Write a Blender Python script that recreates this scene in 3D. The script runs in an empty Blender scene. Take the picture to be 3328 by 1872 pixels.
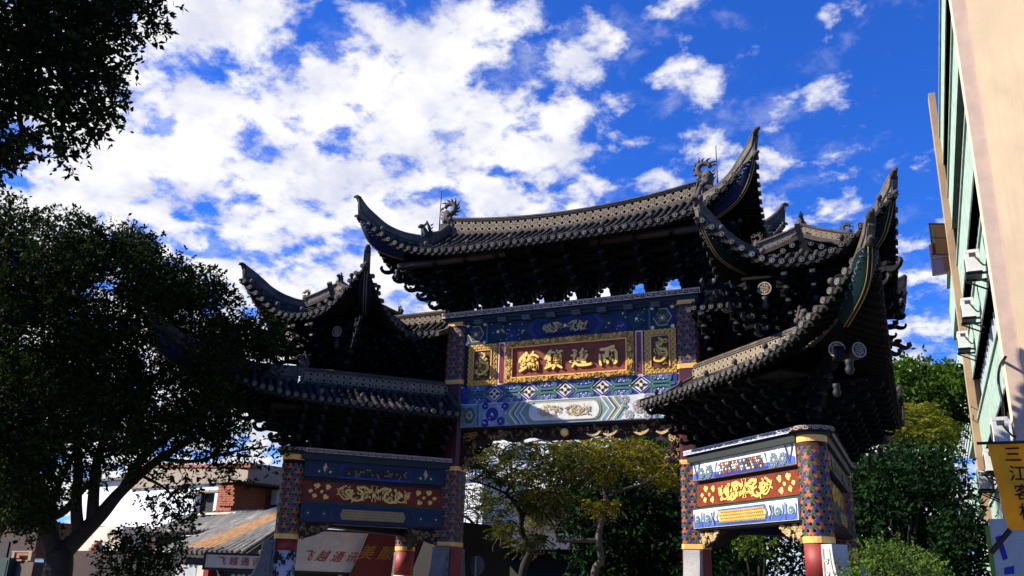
import bpy, math, random
import numpy as np
from mathutils import Vector, Matrix
RN = random.Random(11)
NP = np.random.default_rng(5)
SC = bpy.context.scene
COL = SC.collection
rad = math.radians

# ---------------------------------------------------------------- camera
CAM = Vector((7.562, -19.902, 1.6)); YAW, PIT, ROL, FPX = rad(-24.609), rad(18.594), rad(1.847), 2920.5
cF = Vector((math.sin(YAW)*math.cos(PIT), math.cos(YAW)*math.cos(PIT), math.sin(PIT)))
cR = Vector((math.cos(YAW), -math.sin(YAW), 0)); cU = cR.cross(cF)
cR2 = math.cos(ROL)*cR + math.sin(ROL)*cU; cU2 = -math.sin(ROL)*cR + math.cos(ROL)*cU
cam = bpy.data.cameras.new('camera'); cam.sensor_width = 36; cam.lens = FPX/3328*36
cam.clip_start = .1; cam.clip_end = 5000
camo = bpy.data.objects.new('camera', cam); COL.objects.link(camo)
camo.matrix_world = Matrix(((cR2.x, cU2.x, -cF.x, CAM.x), (cR2.y, cU2.y, -cF.y, CAM.y), (cR2.z, cU2.z, -cF.z, CAM.z), (0, 0, 0, 1)))
SC.camera = camo

def at(px, py, dist):
    """world point seen at photo pixel px,py at a horizontal distance from the viewpoint"""
    d = cF + cR2*((px-1664)/FPX) - cU2*((py-936)/FPX)
    return CAM + d*(dist/math.hypot(d.x, d.y))

# ---------------------------------------------------------------- light
SUN = Vector((1.35, .60, -1.0)).normalized()
sl = bpy.data.lights.new('sun', 'SUN'); sl.energy = 5.0; sl.angle = rad(.53); sl.color = (1.0, .93, .80)
slo = bpy.data.objects.new('sun', sl); COL.objects.link(slo)
slo.rotation_euler = SUN.to_track_quat('-Z', 'Y').to_euler(); slo.location = (-30, -20, 40)
SC.view_settings.view_transform = 'Standard'; SC.view_settings.look = 'None'
SC.view_settings.exposure = 1.1; SC.view_settings.gamma = 1.0; SC.view_settings.use_curve_mapping = False

def build_world():
    w = bpy.data.worlds.new('World'); SC.world = w; w.use_nodes = True
    nt = w.node_tree; nt.nodes.clear(); N = nt.nodes.new; L = nt.links.new
    def math_(op, a, b=None, c=None, clamp=False):
        n = N('ShaderNodeMath'); n.operation = op; n.use_clamp = clamp
        for i, x in enumerate((a, b, c)):
            if x is None: continue
            if isinstance(x, (int, float)): n.inputs[i].default_value = x
            else: L(x, n.inputs[i])
        return n.outputs[0]
    def rng(x, a, b, c=0, d=1, smooth=True):
        n = N('ShaderNodeMapRange'); n.interpolation_type = 'SMOOTHSTEP' if smooth else 'LINEAR'
        L(x, n.inputs[0]); n.inputs[1].default_value = a; n.inputs[2].default_value = b
        n.inputs[3].default_value = c; n.inputs[4].default_value = d; return n.outputs[0]
    def noise(vec, scale, detail, rough, lac=2.0, dist=0.0):
        n = N('ShaderNodeTexNoise'); n.inputs['Scale'].default_value = scale; n.inputs['Detail'].default_value = detail
        n.inputs['Roughness'].default_value = rough; n.inputs['Lacunarity'].default_value = lac; n.inputs['Distortion'].default_value = dist
        L(vec, n.inputs['Vector']); return n.outputs['Fac']
    sky = N('ShaderNodeTexSky'); sky.sky_type = 'NISHITA'; sky.sun_disc = False
    sky.sun_elevation = math.asin(-SUN.z); sky.sun_rotation = math.atan2(-SUN.x, -SUN.y)
    sky.air_density = 1.0; sky.dust_density = .2; sky.ozone_density = 3.0
    hs = N('ShaderNodeHueSaturation'); hs.inputs['Saturation'].default_value = 1.12
    L(sky.outputs[0], hs.inputs['Color'])
    tn = N('ShaderNodeVectorMath'); tn.operation = 'MULTIPLY'; L(hs.outputs[0], tn.inputs[0]); tn.inputs[1].default_value = SKYT
    tc = N('ShaderNodeTexCoord'); sep = N('ShaderNodeSeparateXYZ'); L(tc.outputs['Generated'], sep.inputs[0])
    X, Y, Z = sep.outputs
    zz = math_('ADD', math_('MAXIMUM', Z, 0.0), .30)
    px, py = math_('DIVIDE', X, zz), math_('DIVIDE', Y, zz)
    cmb = N('ShaderNodeCombineXYZ'); L(px, cmb.inputs[0]); L(py, cmb.inputs[1]); cmb.inputs[2].default_value = CLOUDSEED
    P = cmb.outputs[0]
    # how much of the sky is covered: a slow gradient across the cloud sheet
    cov = math_('ADD', math_('MULTIPLY', px, -1.0), math_('MULTIPLY', py, .55))
    cov = rng(cov, .60, 1.12, -.13, .125, smooth=False)
    lump = noise(P, 4.4, 2, .5)
    body = noise(P, 12.5, 9, .58, 2.05, .10)
    f = math_('ADD', math_('ADD', math_('MULTIPLY', math_('SUBTRACT', lump, .5), .34), body), cov)
    mask = rng(f, .465, .64)
    wisp = rng(math_('ADD', noise(P, 17, 8, .6, 2.2, .3), math_('ADD', math_('MULTIPLY', math_('SUBTRACT', lump, .5), .6), math_('MULTIPLY', cov, .6))), .46, 1.0, 0, .62)
    fac = math_('MAXIMUM', mask, wisp)
    fac = math_('MULTIPLY', fac, rng(Z, -.02, .06))
    shade = rng(math_('ADD', noise(P, 11.0, 7, .55), math_('MULTIPLY', math_('SUBTRACT', f, .62), .6)), .30, .68)
    cr = N('ShaderNodeMix'); cr.data_type = 'RGBA'; L(shade, cr.inputs[0])
    cr.inputs[6].default_value = (3.4, 3.52, 4.2, 1); cr.inputs[7].default_value = (4.9, 4.86, 4.94, 1)
    mx = N('ShaderNodeMix'); mx.data_type = 'RGBA'; L(fac, mx.inputs[0]); L(tn.outputs[0], mx.inputs[6]); L(cr.outputs[2], mx.inputs[7])
    bg = N('ShaderNodeBackground'); bg.inputs[1].default_value = .10; L(mx.outputs[2], bg.inputs[0])
    out = N('ShaderNodeOutputWorld'); L(bg.outputs[0], out.inputs[0])
SKYT, CLOUDSEED = (.19, .47, 1.08), 3.7
build_world()

# ---------------------------------------------------------------- materials
MAT = {}
PALE = {'gold', 'gold_pale', 'gold_deep', 'gold_char', 'offwhite', 'cream', 'wall_beige', 'pilaster_pink', 'mosaic_green', 'limewash', 'limewash_dirty', 'shutter_white', 'ac_white', 'stone', 'paving', 'cloth_yellow', 'key_line', 'ridge_lattice', 'carve_lit', 'tan_faded', 'plaque_maroon'}
def mat(name, col, rough=.6, var=.25, vscale=6.0, bump=0.0, bscale=30.0, metal=0.0, spec=.4, trans=0.0, stain=None, stain_at=(.55, .75), coat=0.0, orand=0.0, streak=None):
    """procedural material: base colour broken up by two noises, optional stain colour, fine relief"""
    m = bpy.data.materials.new(name); m.use_nodes = True; nt = m.node_tree; N = nt.nodes.new; L = nt.links.new
    if name not in PALE: col = tuple(c*.78 for c in col)
    b = nt.nodes['Principled BSDF']; b.inputs['Roughness'].default_value = rough; b.inputs['Metallic'].default_value = metal
    b.inputs['Specular IOR Level'].default_value = spec
    if coat: b.inputs['Coat Weight'].default_value = coat
    tc = N('ShaderNodeTexCoord')
    n1 = N('ShaderNodeTexNoise'); n1.inputs['Scale'].default_value = vscale; n1.inputs['Detail'].default_value = 6; n1.inputs['Roughness'].default_value = .6
    L(tc.outputs['Object'], n1.inputs['Vector'])
    mr = N('ShaderNodeMapRange'); mr.inputs[1].default_value = .28; mr.inputs[2].default_value = .72
    mr.inputs[3].default_value = 1-var; mr.inputs[4].default_value = 1+var*.7; L(n1.outputs['Fac'], mr.inputs[0])
    vm = N('ShaderNodeVectorMath'); vm.operation = 'SCALE'; vm.inputs[0].default_value = col[:3]; L(mr.outputs[0], vm.inputs['Scale'])
    c = vm.outputs[0]
    if stain:
        n2 = N('ShaderNodeTexNoise'); n2.inputs['Scale'].default_value = vscale*.55; n2.inputs['Detail'].default_value = 9; n2.inputs['Roughness'].default_value = .68
        mp = N('ShaderNodeMapping'); mp.inputs['Location'].default_value = (5.3, 1.7, 9.1); L(tc.outputs['Object'], mp.inputs[0]); L(mp.outputs[0], n2.inputs['Vector'])
        m2 = N('ShaderNodeMapRange'); m2.inputs[1].default_value, m2.inputs[2].default_value = stain_at; L(n2.outputs['Fac'], m2.inputs[0])
        mx = N('ShaderNodeMix'); mx.data_type = 'RGBA'; L(m2.outputs[0], mx.inputs[0]); L(c, mx.inputs[6]); mx.inputs[7].default_value = (*stain, 1); c = mx.outputs[2]
    if streak:
        mp2 = N('ShaderNodeMapping'); mp2.inputs['Scale'].default_value = (2.2, 2.2, .16); L(tc.outputs['Object'], mp2.inputs[0])
        n5 = N('ShaderNodeTexNoise'); n5.inputs['Scale'].default_value = 1.6; n5.inputs['Detail'].default_value = 7; n5.inputs['Roughness'].default_value = .65; L(mp2.outputs[0], n5.inputs['Vector'])
        m5 = N('ShaderNodeMapRange'); m5.inputs[1].default_value = .50; m5.inputs[2].default_value = .78; m5.inputs[4].default_value = .75; L(n5.outputs['Fac'], m5.inputs[0])
        x5 = N('ShaderNodeMix'); x5.data_type = 'RGBA'; L(m5.outputs[0], x5.inputs[0]); L(c, x5.inputs[6]); x5.inputs[7].default_value = (*streak, 1); c = x5.outputs[2]
    if orand:
        oi = N('ShaderNodeObjectInfo'); m6 = N('ShaderNodeMapRange'); m6.inputs[3].default_value = 1-orand; m6.inputs[4].default_value = 1+orand; L(oi.outputs['Random'], m6.inputs[0])
        v6 = N('ShaderNodeVectorMath'); v6.operation = 'SCALE'; L(c, v6.inputs[0]); L(m6.outputs[0], v6.inputs['Scale']); c = v6.outputs[0]
    L(c, b.inputs['Base Color'])
    if bump:
        n3 = N('ShaderNodeTexNoise'); n3.inputs['Scale'].default_value = bscale; n3.inputs['Detail'].default_value = 5; L(tc.outputs['Object'], n3.inputs['Vector'])
        bp = N('ShaderNodeBump'); bp.inputs['Strength'].default_value = bump; bp.inputs['Distance'].default_value = .02
        L(n3.outputs['Fac'], bp.inputs['Height']); L(bp.outputs[0], b.inputs['Normal'])
    if trans:
        t = N('ShaderNodeBsdfTranslucent'); sm = N('ShaderNodeVectorMath'); sm.operation = 'MULTIPLY'; sm.inputs[1].default_value = (1.6, 1.5, .5)
        L(c, sm.inputs[0]); L(sm.outputs[0], t.inputs[0])
        ms = N('ShaderNodeMixShader'); ms.inputs[0].default_value = trans; L(b.outputs[0], ms.inputs[1]); L(t.outputs[0], ms.inputs[2])
        L(ms.outputs[0], nt.nodes['Material Output'].inputs[0])
    MAT[name] = m
    return m

# ---------------------------------------------------------------- mesh builder
class MB:
    def __init__(s): s.v = []; s.f = []; s.m = []; s.sm = []
    def add(s, vs, fs, mi=0, smooth=False):
        o = len(s.v); s.v += [tuple(v) for v in vs]
        for f in fs: s.f.append([i+o for i in f]); s.m.append(mi); s.sm.append(smooth)
    def obox(s, c, ax, ay, az, mi=0):
        c, ax, ay, az = map(Vector, (c, ax, ay, az))
        vs = [c+sx*ax+sy*ay+sz*az for sz in (-1, 1) for sy in (-1, 1) for sx in (-1, 1)]
        s.add(vs, [(0, 2, 3, 1), (4, 5, 7, 6), (0, 1, 5, 4), (2, 6, 7, 3), (0, 4, 6, 2), (1, 3, 7, 5)], mi)
    def box(s, x0, x1, y0, y1, z0, z1, mi=0):
        s.obox(((x0+x1)/2, (y0+y1)/2, (z0+z1)/2), ((x1-x0)/2, 0, 0), (0, (y1-y0)/2, 0), (0, 0, (z1-z0)/2), mi)
    def bar(s, a, b, w, h, mi=0, up=(0, 0, 1)):
        a, b = Vector(a), Vector(b); d = b-a; L = d.length
        if L < 1e-6: return
        d /= L; side = d.cross(Vector(up))
        if side.length < 1e-3: side = d.cross(Vector((1, 0, 0)))
        side.normalize(); u = side.cross(d)
        s.obox((a+b)/2, d*(L/2), side*(w/2), u*(h/2), mi)
    def tube(s, path, r, seg=8, mi=0, cap=True, smooth=True):
        path = [Vector(p) for p in path]; n = len(path)
        rs = r if isinstance(r, (list, tuple)) else [r]*n
        vs = []; ref = None
        for i, p in enumerate(path):
            t = (path[min(i+1, n-1)]-path[max(i-1, 0)])
            if t.length < 1e-9: t = Vector((0, 0, 1))
            t.normalize()
            if ref is None:
                ref = t.cross(Vector((0, 0, 1)))
                if ref.length < .05: ref = t.cross(Vector((1, 0, 0)))
            ref = (ref - t*ref.dot(t)); ref.normalize(); b2 = t.cross(ref)
            for k in range(seg):
                a = 2*math.pi*k/seg; vs.append(p+(ref*math.cos(a)+b2*math.sin(a))*rs[i])
        fs = [(i*seg+k, i*seg+(k+1) % seg, (i+1)*seg+(k+1) % seg, (i+1)*seg+k) for i in range(n-1) for k in range(seg)]
        s.add(vs, fs, mi, smooth)
        if cap:
            o = len(s.v)-n*seg
            s.f += [[o+k for k in range(seg)][::-1], [o+(n-1)*seg+k for k in range(seg)]]; s.m += [mi, mi]; s.sm += [False, False]
    def lathe(s, prof, c, axis=(0, 0, 1), seg=16, mi=0, smooth=True):
        c, ax = Vector(c), Vector(axis).normalized(); e = ax.cross(Vector((0, 1, 0)) if abs(ax.y) < .9 else Vector((1, 0, 0))).normalized(); g = ax.cross(e)
        vs = [c+ax*z+(e*math.cos(2*math.pi*k/seg)+g*math.sin(2*math.pi*k/seg))*r for r, z in prof for k in range(seg)]
        n = len(prof)
        s.add(vs, [(i*seg+k, i*seg+(k+1) % seg, (i+1)*seg+(k+1) % seg, (i+1)*seg+k) for i in range(n-1) for k in range(seg)], mi, smooth)
        o = len(s.v)-n*seg
        s.f += [[o+k for k in range(seg)][::-1], [o+(n-1)*seg+k for k in range(seg)]]; s.m += [mi, mi]; s.sm += [False, False]
    def grid(s, rows, mi=0, smooth=True):
        n, k = len(rows), len(rows[0])
        s.add([p for r in rows for p in r], [(i*k+j, i*k+j+1, (i+1)*k+j+1, (i+1)*k+j) for i in range(n-1) for j in range(k-1)], mi, smooth)
    def strip(s, top, bot, nrm, th, mi=0):
        """closed plate between two polylines (same count), thickness th along nrm"""
        nrm = Vector(nrm).normalized()*(th/2); n = len(top)
        vs = [Vector(p)+nrm for p in top]+[Vector(p)+nrm for p in bot]+[Vector(p)-nrm for p in top]+[Vector(p)-nrm for p in bot]
        fs = []
        for i in range(n-1):
            fs += [(i, i+1, n+i+1, n+i), (2*n+i, 3*n+i, 3*n+i+1, 2*n+i+1), (i, 2*n+i, 2*n+i+1, i+1), (n+i, n+i+1, 3*n+i+1, 3*n+i)]
        fs += [(0, n, 3*n, 2*n), (n-1, 3*n-1, 4*n-1, 2*n-1)]
        s.add(vs, fs, mi)
    def prism(s, poly, frame, d0, d1, mi=0):
        """extrude 2-D polygon; frame(u,v,w)->xyz"""
        n = len(poly); a = [frame(u, v, d0) for u, v in poly]; b = [frame(u, v, d1) for u, v in poly]
        s.add(a+b, [list(range(n))[::-1], [n+i for i in range(n)]]+[(i, (i+1) % n, n+(i+1) % n, n+i) for i in range(n)], mi)
    def mesh(s, name, mats):
        me = bpy.data.meshes.new(name); me.from_pydata(s.v, [], s.f)
        for m in mats: me.materials.append(MAT[m] if isinstance(m, str) else m)
        me.polygons.foreach_set('material_index', s.m); me.polygons.foreach_set('use_smooth', s.sm); me.update()
        return me
    def build(s, name, mats, parent=None, kind=None):
        if isinstance(mats, str): mats = [mats]
        return link(name, s.mesh(name, mats), parent, kind)

def link(name, me, parent=None, kind=None, mw=None):
    o = bpy.data.objects.new(name, me); COL.objects.link(o)
    if parent is not None: o.parent = parent
    if mw is not None: o.matrix_local = mw
    if kind: o['kind'] = kind
    return o
def thing(name, label, cat, loc=(0, 0, 0), group=None):
    o = bpy.data.objects.new(name, None); COL.objects.link(o); o.location = loc; o.empty_display_size = .3
    return tag(o, label, cat, group)
def tag(o, label, cat, group=None):
    o['label'] = label; o['category'] = cat
    if group: o['group'] = group
    return o
def frame_mat(loc, xa, ya, za):
    return Matrix(((xa[0], ya[0], za[0], loc[0]), (xa[1], ya[1], za[1], loc[1]), (xa[2], ya[2], za[2], loc[2]), (0, 0, 0, 1)))
def tab(x, xs, ys): return float(np.interp(x, xs, ys))
def crom(pts, n=6):
    """smooth curve through points (any dimension)"""
    P = [np.array(p, float) for p in pts]
    if len(P) < 3: return [tuple(P[0]+(P[-1]-P[0])*t) for t in np.linspace(0, 1, max(2, n//2+1))]
    P = [2*P[0]-P[1]]+P+[2*P[-1]-P[-2]]; out = []
    for i in range(1, len(P)-2):
        for t in np.linspace(0, 1, n, endpoint=False):
            out.append(tuple(.5*((2*P[i])+(-P[i-1]+P[i+1])*t+(2*P[i-1]-5*P[i]+4*P[i+1]-P[i+2])*t*t+(-P[i-1]+3*P[i]-3*P[i+1]+P[i+2])*t**3)))
    out.append(tuple(P[-2])); return out

class Paint:
    """painted / gilded ornament laid out on a face; frame(u,v,w) maps to the face, w outward"""
    def __init__(s, frame, w0=.004): s.F = frame; s.mb = MB(); s.c = []; s.w0 = w0; s.k = 0
    def mi(s, col):
        if col not in s.c: s.c.append(col)
        return s.c.index(col)
    def w(s, l): s.k += 1; return s.w0+l*.004+(s.k % 97)*3e-5
    def poly(s, pts, col, l=0):
        w = s.w(l); s.mb.add([s.F(u, v, w) for u, v in pts], [list(range(len(pts)))], s.mi(col))
    def rect(s, u0, u1, v0, v1, col, l=0, n=1):
        w = s.w(l); us = np.linspace(u0, u1, n+1)
        for a, b in zip(us[:-1], us[1:]): s.mb.add([s.F(a, v0, w), s.F(b, v0, w), s.F(b, v1, w), s.F(a, v1, w)], [(0, 1, 2, 3)], s.mi(col))
    def disc(s, u, v, r, col, l=0, n=12, ry=None): s.poly([(u+r*math.cos(a), v+(ry or r)*math.sin(a)) for a in np.linspace(0, 2*math.pi, n, endpoint=False)], col, l)
    def stroke(s, pts, wd, col, l=0, h=0.0, cap=True, closed=False, smooth=0):
        if smooth: 
            if isinstance(wd, (list, tuple)): wd = list(np.interp(np.linspace(0, 1, (len(pts)-1)*smooth+1 if len(pts) > 2 else max(2, smooth//2+1)), np.linspace(0, 1, len(wd)), wd))
            pts = crom(pts, smooth)
        if closed: pts = list(pts)+[pts[0], pts[1]]
        n = len(pts); ws = wd if isinstance(wd, (list, tuple)) else [wd]*n
        lo, hi = [], []
        for i in range(n):
            a, b = pts[max(i-1, 0)], pts[min(i+1, n-1)]; dx, dy = b[0]-a[0], b[1]-a[1]; L = math.hypot(dx, dy) or 1e-9
            k = 1.0
            if 0 < i < n-1:
                d1 = (pts[i][0]-a[0], pts[i][1]-a[1]); L1 = math.hypot(*d1) or 1e-9
                c = abs((d1[0]*dx+d1[1]*dy)/(L1*L)); k = min(1/max(c, .5), 1.6)
            nx, ny = -dy/L*ws[i]/2*k, dx/L*ws[i]/2*k
            lo.append((pts[i][0]-nx, pts[i][1]-ny)); hi.append((pts[i][0]+nx, pts[i][1]+ny))
        if cap:
            for q, (i, j) in enumerate(((0, 1), (n-1, n-2))):
                dx, dy = pts[i][0]-pts[j][0], pts[i][1]-pts[j][1]; L = math.hypot(dx, dy) or 1e-9; r = ws[i]/2
                e = [(pts[i][0]+dx/L*r*.75*k2+(lo[i][0]-pts[i][0])*f, pts[i][1]+dy/L*r*.75*k2+(lo[i][1]-pts[i][1])*f) for k2, f in ((.7, .7), (1, .3))]
                g = [(pts[i][0]+dx/L*r*.75*k2+(hi[i][0]-pts[i][0])*f, pts[i][1]+dy/L*r*.75*k2+(hi[i][1]-pts[i][1])*f) for k2, f in ((.7, .7), (1, .3))]
                if q == 0: lo = e[::-1]+lo; hi = g[::-1]+hi
                else: lo += e; hi += g
        w = s.w(l)+h; N = len(lo); m = s.mi(col)
        vs = [s.F(*p, w) for p in lo]+[s.F(*p, w) for p in hi]
        fs = [(i, i+1, N+i+1, N+i) for i in range(N-1)]
        if h:
            g = 1.0; w2 = w-h-.002
            vs += [s.F(*p, w2) for p in lo]+[s.F(*p, w2) for p in hi]
            fs += [(i, 2*N+i, 2*N+i+1, i+1) for i in range(N-1)]+[(N+i, N+i+1, 3*N+i+1, 3*N+i) for i in range(N-1)]
            fs += [(0, N, 3*N, 2*N), (N-1, 3*N-1, 4*N-1, 2*N-1)]
        s.mb.add(vs, fs, m)
    def spiral(s, u, v, r, turns, col, l=0, wd=.02, h=0.0, a0=0.0, sgn=1, tail=None):
        pts = []
        n = max(8, int(turns*9))
        for i in range(n+1):
            t = i/n; a = a0+sgn*turns*2*math.pi*t; q = r*(.18+.82*t); pts.append((u+q*math.cos(a), v+q*math.sin(a)))
        if tail: pts.append(tail)
        s.stroke(pts, [wd*(.5+.5*i/len(pts)) for i in range(len(pts))], col, l, h)
    def build(s, name, parent): return s.mb.build(name, s.c, parent)
# ---------------------------------------------------------------- gate materials
mat('tile_grey', (.038, .032, .027), .8, .5, 5, orand=.45, bump=.5, bscale=25, stain=(.085, .07, .057), stain_at=(.52, .8), spec=.15)
mat('tile_pan', (.022, .02, .018), .85, .4, 6, bump=.5, bscale=30, spec=.2)
mat('tile_disc', (.10, .092, .082), .75, .45, 9, orand=.4, spec=.25)
mat('ridge_clay', (.105, .086, .070), .8, .4, 5, orand=.2, bump=.4, bscale=25, stain=(.06, .052, .044), stain_at=(.5, .75), spec=.15)
mat('ridge_lattice', (.25, .195, .135), .75, .3, 6, spec=.25)
mat('ridge_core', (.010, .009, .008), .9, .3, 6, spec=.1)
mat('horn_plaster', (.15, .132, .11), .8, .35, 5, bump=.3, bscale=25, stain=(.055, .05, .046), stain_at=(.45, .62), spec=.2)
mat('horn_dark', (.03, .03, .032), .7, .3, 6, spec=.3)
mat('soffit', (.006, .0055, .0055), .8, .3, 6, spec=.15)  # near-black soffit and bracket paints stand in for deep eave shade
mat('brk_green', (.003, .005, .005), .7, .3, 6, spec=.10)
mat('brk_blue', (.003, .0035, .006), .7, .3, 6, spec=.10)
mat('brk_edge', (.018, .02, .021), .6, .3, 6, spec=.3)
mat('keel_blue', (.006, .014, .055), .6, .3, 5, spec=.12)
mat('keel_green', (.003, .017, .019), .6, .35, 4, spec=.12)
mat('wave_pale', (.09, .13, .19), .5, .2, 6)
mat('gilt_line', (.30, .20, .055), .45, .25, 8, spec=.5)
mat('gold', (.86, .52, .08), .42, .25, 9, spec=.6)
mat('gold_pale', (.80, .43, .10), .45, .15, 9, spec=.5)
mat('gold_deep', (.42, .22, .035), .5, .35, 14, bump=.8, bscale=45, spec=.5)
mat('gold_char', (.98, .65, .15), .4, .10, 8, spec=.5)
mat('panel_brown', (.10, .028, .015), .5, .3, 6, spec=.4)
mat('plaque_maroon', (.21, .046, .022), .55, .3, 4, spec=.25, stain=(.26, .08, .05), stain_at=(.55, .85))
mat('red_lacquer', (.28, .012, .012), .35, .25, 4, spec=.5)
mat('red_shaft', (.26, .018, .014), .6, .3, 3, spec=.5, stain=(.07, .01, .01), stain_at=(.6, .8))
mat('peeled', (.42, .20, .17), .8, .4, 9, bump=.6, bscale=40, stain=(.6, .52, .46), stain_at=(.42, .55))
mat('peeled_grey', (.055, .025, .03), .8, .4, 9, bump=.8, bscale=30, stain=(.50, .47, .50), stain_at=(.49, .53))
mat('ypat_bed', (.05, .018, .012), .55, .3, 6, spec=.3)
mat('blue_shaded', (.006, .009, .055), .5, .3, 5, spec=.35)  # darker copy of the deep blue, with shade in its colour
mat('block_grey', (.10, .12, .12), .5, .3, 6)
mat('maroon', (.085, .012, .016), .4, .3, 3, spec=.5)
mat('red_panel', (.19, .022, .006), .6, .35, 4, spec=.25, stain=(.25, .045, .018), stain_at=(.5, .8))
mat('navy', (.008, .012, .055), .5, .3, 5, spec=.4)
mat('blue_deep', (.018, .03, .28), .5, .3, 6, spec=.4)
mat('blue_mid', (.055, .12, .42), .55, .3, 6, spec=.4)
mat('blue_pale', (.30, .38, .58), .65, .25, 5, spec=.3)
mat('green_dk', (.012, .055, .04), .5, .3, 6, spec=.4)
mat('green_mid', (.045, .17, .125), .55, .3, 6, spec=.4)
mat('green_pale', (.24, .36, .30), .65, .25, 5, spec=.3)
mat('cream', (.72, .60, .43), .6, .2, 7, spec=.3)
mat('offwhite', (.66, .66, .62), .7, .2, 4, spec=.3, stain=(.42, .45, .44), stain_at=(.5, .75))
mat('tan_faded', (.52, .38, .18), .65, .25, 6, spec=.3)
mat('ypat_line', (.38, .27, .12), .6, .5, 9, spec=.3)
mat('orange_red', (.50, .10, .035), .55, .5, 8, spec=.4)
mat('violet', (.03, .03, .20), .55, .5, 8, spec=.4)
mat('violet_lit', (.15, .13, .50), .5, .25, 6, spec=.4)
mat('leaf_green_paint', (.03, .09, .04), .55, .5, 8, spec=.4)
mat('key_dark', (.022, .013, .015), .6, .3, 5, spec=.3)
mat('key_line', (.50, .40, .34), .6, .25, 7, spec=.3)
mat('mould_green', (.004, .012, .013), .6, .3, 4, spec=.45)
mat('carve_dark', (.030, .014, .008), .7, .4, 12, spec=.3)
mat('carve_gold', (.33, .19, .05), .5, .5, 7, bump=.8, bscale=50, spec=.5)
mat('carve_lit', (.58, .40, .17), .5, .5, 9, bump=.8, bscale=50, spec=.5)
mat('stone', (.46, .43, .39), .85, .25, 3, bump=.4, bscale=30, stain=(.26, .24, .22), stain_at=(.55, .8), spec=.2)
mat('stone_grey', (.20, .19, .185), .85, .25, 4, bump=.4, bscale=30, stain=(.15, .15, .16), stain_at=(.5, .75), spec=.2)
mat('iron', (.03, .03, .03), .5, .2, 5, metal=.6)
mat('disc_field', (.02, .012, .012), .6, .3, 5, spec=.4)

gate = thing('memorial_archway', 'painted timber memorial archway with grey tiled upswept roofs and a gilded name board', 'archway')

WD, WN = (.72466, -.68910), (-.68910, -.72466)
FX, FY = 5.786, -2.649
ZA, ZB, ZC, ZD = 2.60, 4.38, 6.53, 8.04
def wp(s, fb=1):
    """wing frame: u along the wing from the main column, n outward, z up"""
    return lambda u, n, z: Vector((s*(3+WD[0]*u+WN[0]*n), fb*(WD[1]*u+WN[1]*n), z))

# ---------------------------------------------------------------- columns
def perim(poly):
    P = [np.array(p) for p in poly]; n = len(P)
    seg = [(P[i], P[(i+1) % n]) for i in range(n)]; L = [np.linalg.norm(b-a) for a, b in seg]; cum = np.concatenate([[0], np.cumsum(L)])
    def F(u, v, w):
        u = u % cum[-1]; i = min(int(np.searchsorted(cum, u, 'right'))-1, n-1); t = (u-cum[i])/L[i]; a, b = seg[i]
        d = (b-a)/L[i]; nn = np.array([d[1], -d[0]]); p = a+(b-a)*t+nn*w
        return (p[0], p[1], v)
    return F, float(cum[-1])
def ypattern(F, per, z0, z1, dim=False):
    P = Paint(F, .003); nc = round(per/.128); dx = per/nc; dy = .111; nr = int((z1-z0)/dy)
    cols = ['orange_red', 'leaf_green_paint', 'violet']
    for r in range(nr):
        for c in range(nc):
            u = (c+.5*(r % 2))*dx; v = z0+dy*(r+.5); k = (r+2*c+(r//2)) % 3; sg = 1
            for q in range(3):
                a = math.pi/2+q*2*math.pi/3; ex, ey = math.cos(a), math.sin(a)
                for col, l, r1, wd in (('ypat_line', 0, .072, .062), (cols[k], 1, .067, .047)):
                    P.stroke([(u, v), (u+ex*r1*.55, v+ey*r1*.55), (u+ex*r1, v+ey*r1)], [wd, wd, wd*1.15], col, l, cap=False)
    return P
def column(x, y, rnd, segs, name, rot=0.0):
    """segs: list of (z0,z1,kind)"""
    if rnd: poly = [(x+.265*math.cos(a), y+.265*math.sin(a)) for a in np.linspace(0, 2*math.pi, 24, endpoint=False)]
    else:
        h, c = .265, .075; q = [(-h+c, -h), (h-c, -h), (h, -h+c), (h, h-c), (h-c, h), (-h+c, h), (-h, h-c), (-h, -h+c)]
        poly = [(x+a*math.cos(rot)-b*math.sin(rot), y+a*math.sin(rot)+b*math.cos(rot)) for a, b in q]
    F, per = perim(poly); mats = []; mb = MB(); body = None
    names = dict(red='red_shaft', mar='maroon', pat='ypat_bed', peel='peeled', peelg='peeled_grey')
    for z0, z1, k in segs:
        if k == 'gold': continue
        m = names[k]
        if m not in mats: mats.append(m)
        mb.prism(poly, lambda u, v, w: (u, v, w), z0, z1, mats.index(m))
    col = mb.build(name, mats, gate)
    if rnd:
        for p in col.data.polygons:
            if abs(p.normal.z) < .5: p.use_smooth = True
    cx, cy = x, y
    for z0, z1, k in segs:
        if k == 'gold':
            g = MB(); g.prism([(cx+(a-cx)*1.045, cy+(b-cy)*1.045) for a, b in poly], lambda u, v, w: (u, v, w), z0, z1); g.build('gold_band', 'gold_pale', col)
        if k == 'pat': ypattern(F, per, z0, z1).build('painted_pattern', col)
    return col
for s in (-1, 1):
    column(s*3, 0, False, [(0, ZA-.05, 'red'), (ZA-.05, ZA+.05, 'gold'), (ZA+.05, ZB-.05, 'pat'), (ZB-.05, ZB+.05, 'gold'), (ZB+.05, ZC-.05, 'mar'),
           (ZC-.05, ZC+.06, 'gold'), (ZC+.06, ZD-.04, 'pat'), (ZD-.04, ZD+.06, 'gold'), (ZD+.06, 8.2, 'mar')], 'main_column')
    for fb in (1, -1):
        pk = 'peelg' if (s < 0 and fb > 0) else 'peel'
        column(s*FX, fb*FY, True, [(0, 1.9 if pk == 'peel' else 2.3, pk), (1.9 if pk == 'peel' else 2.3, ZA-.05, 'red'), (ZA-.05, ZA+.06, 'gold'), (ZA+.06, ZB-.06, 'pat'), (ZB-.06, ZB+.06, 'gold')], 'wing_column')

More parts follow.
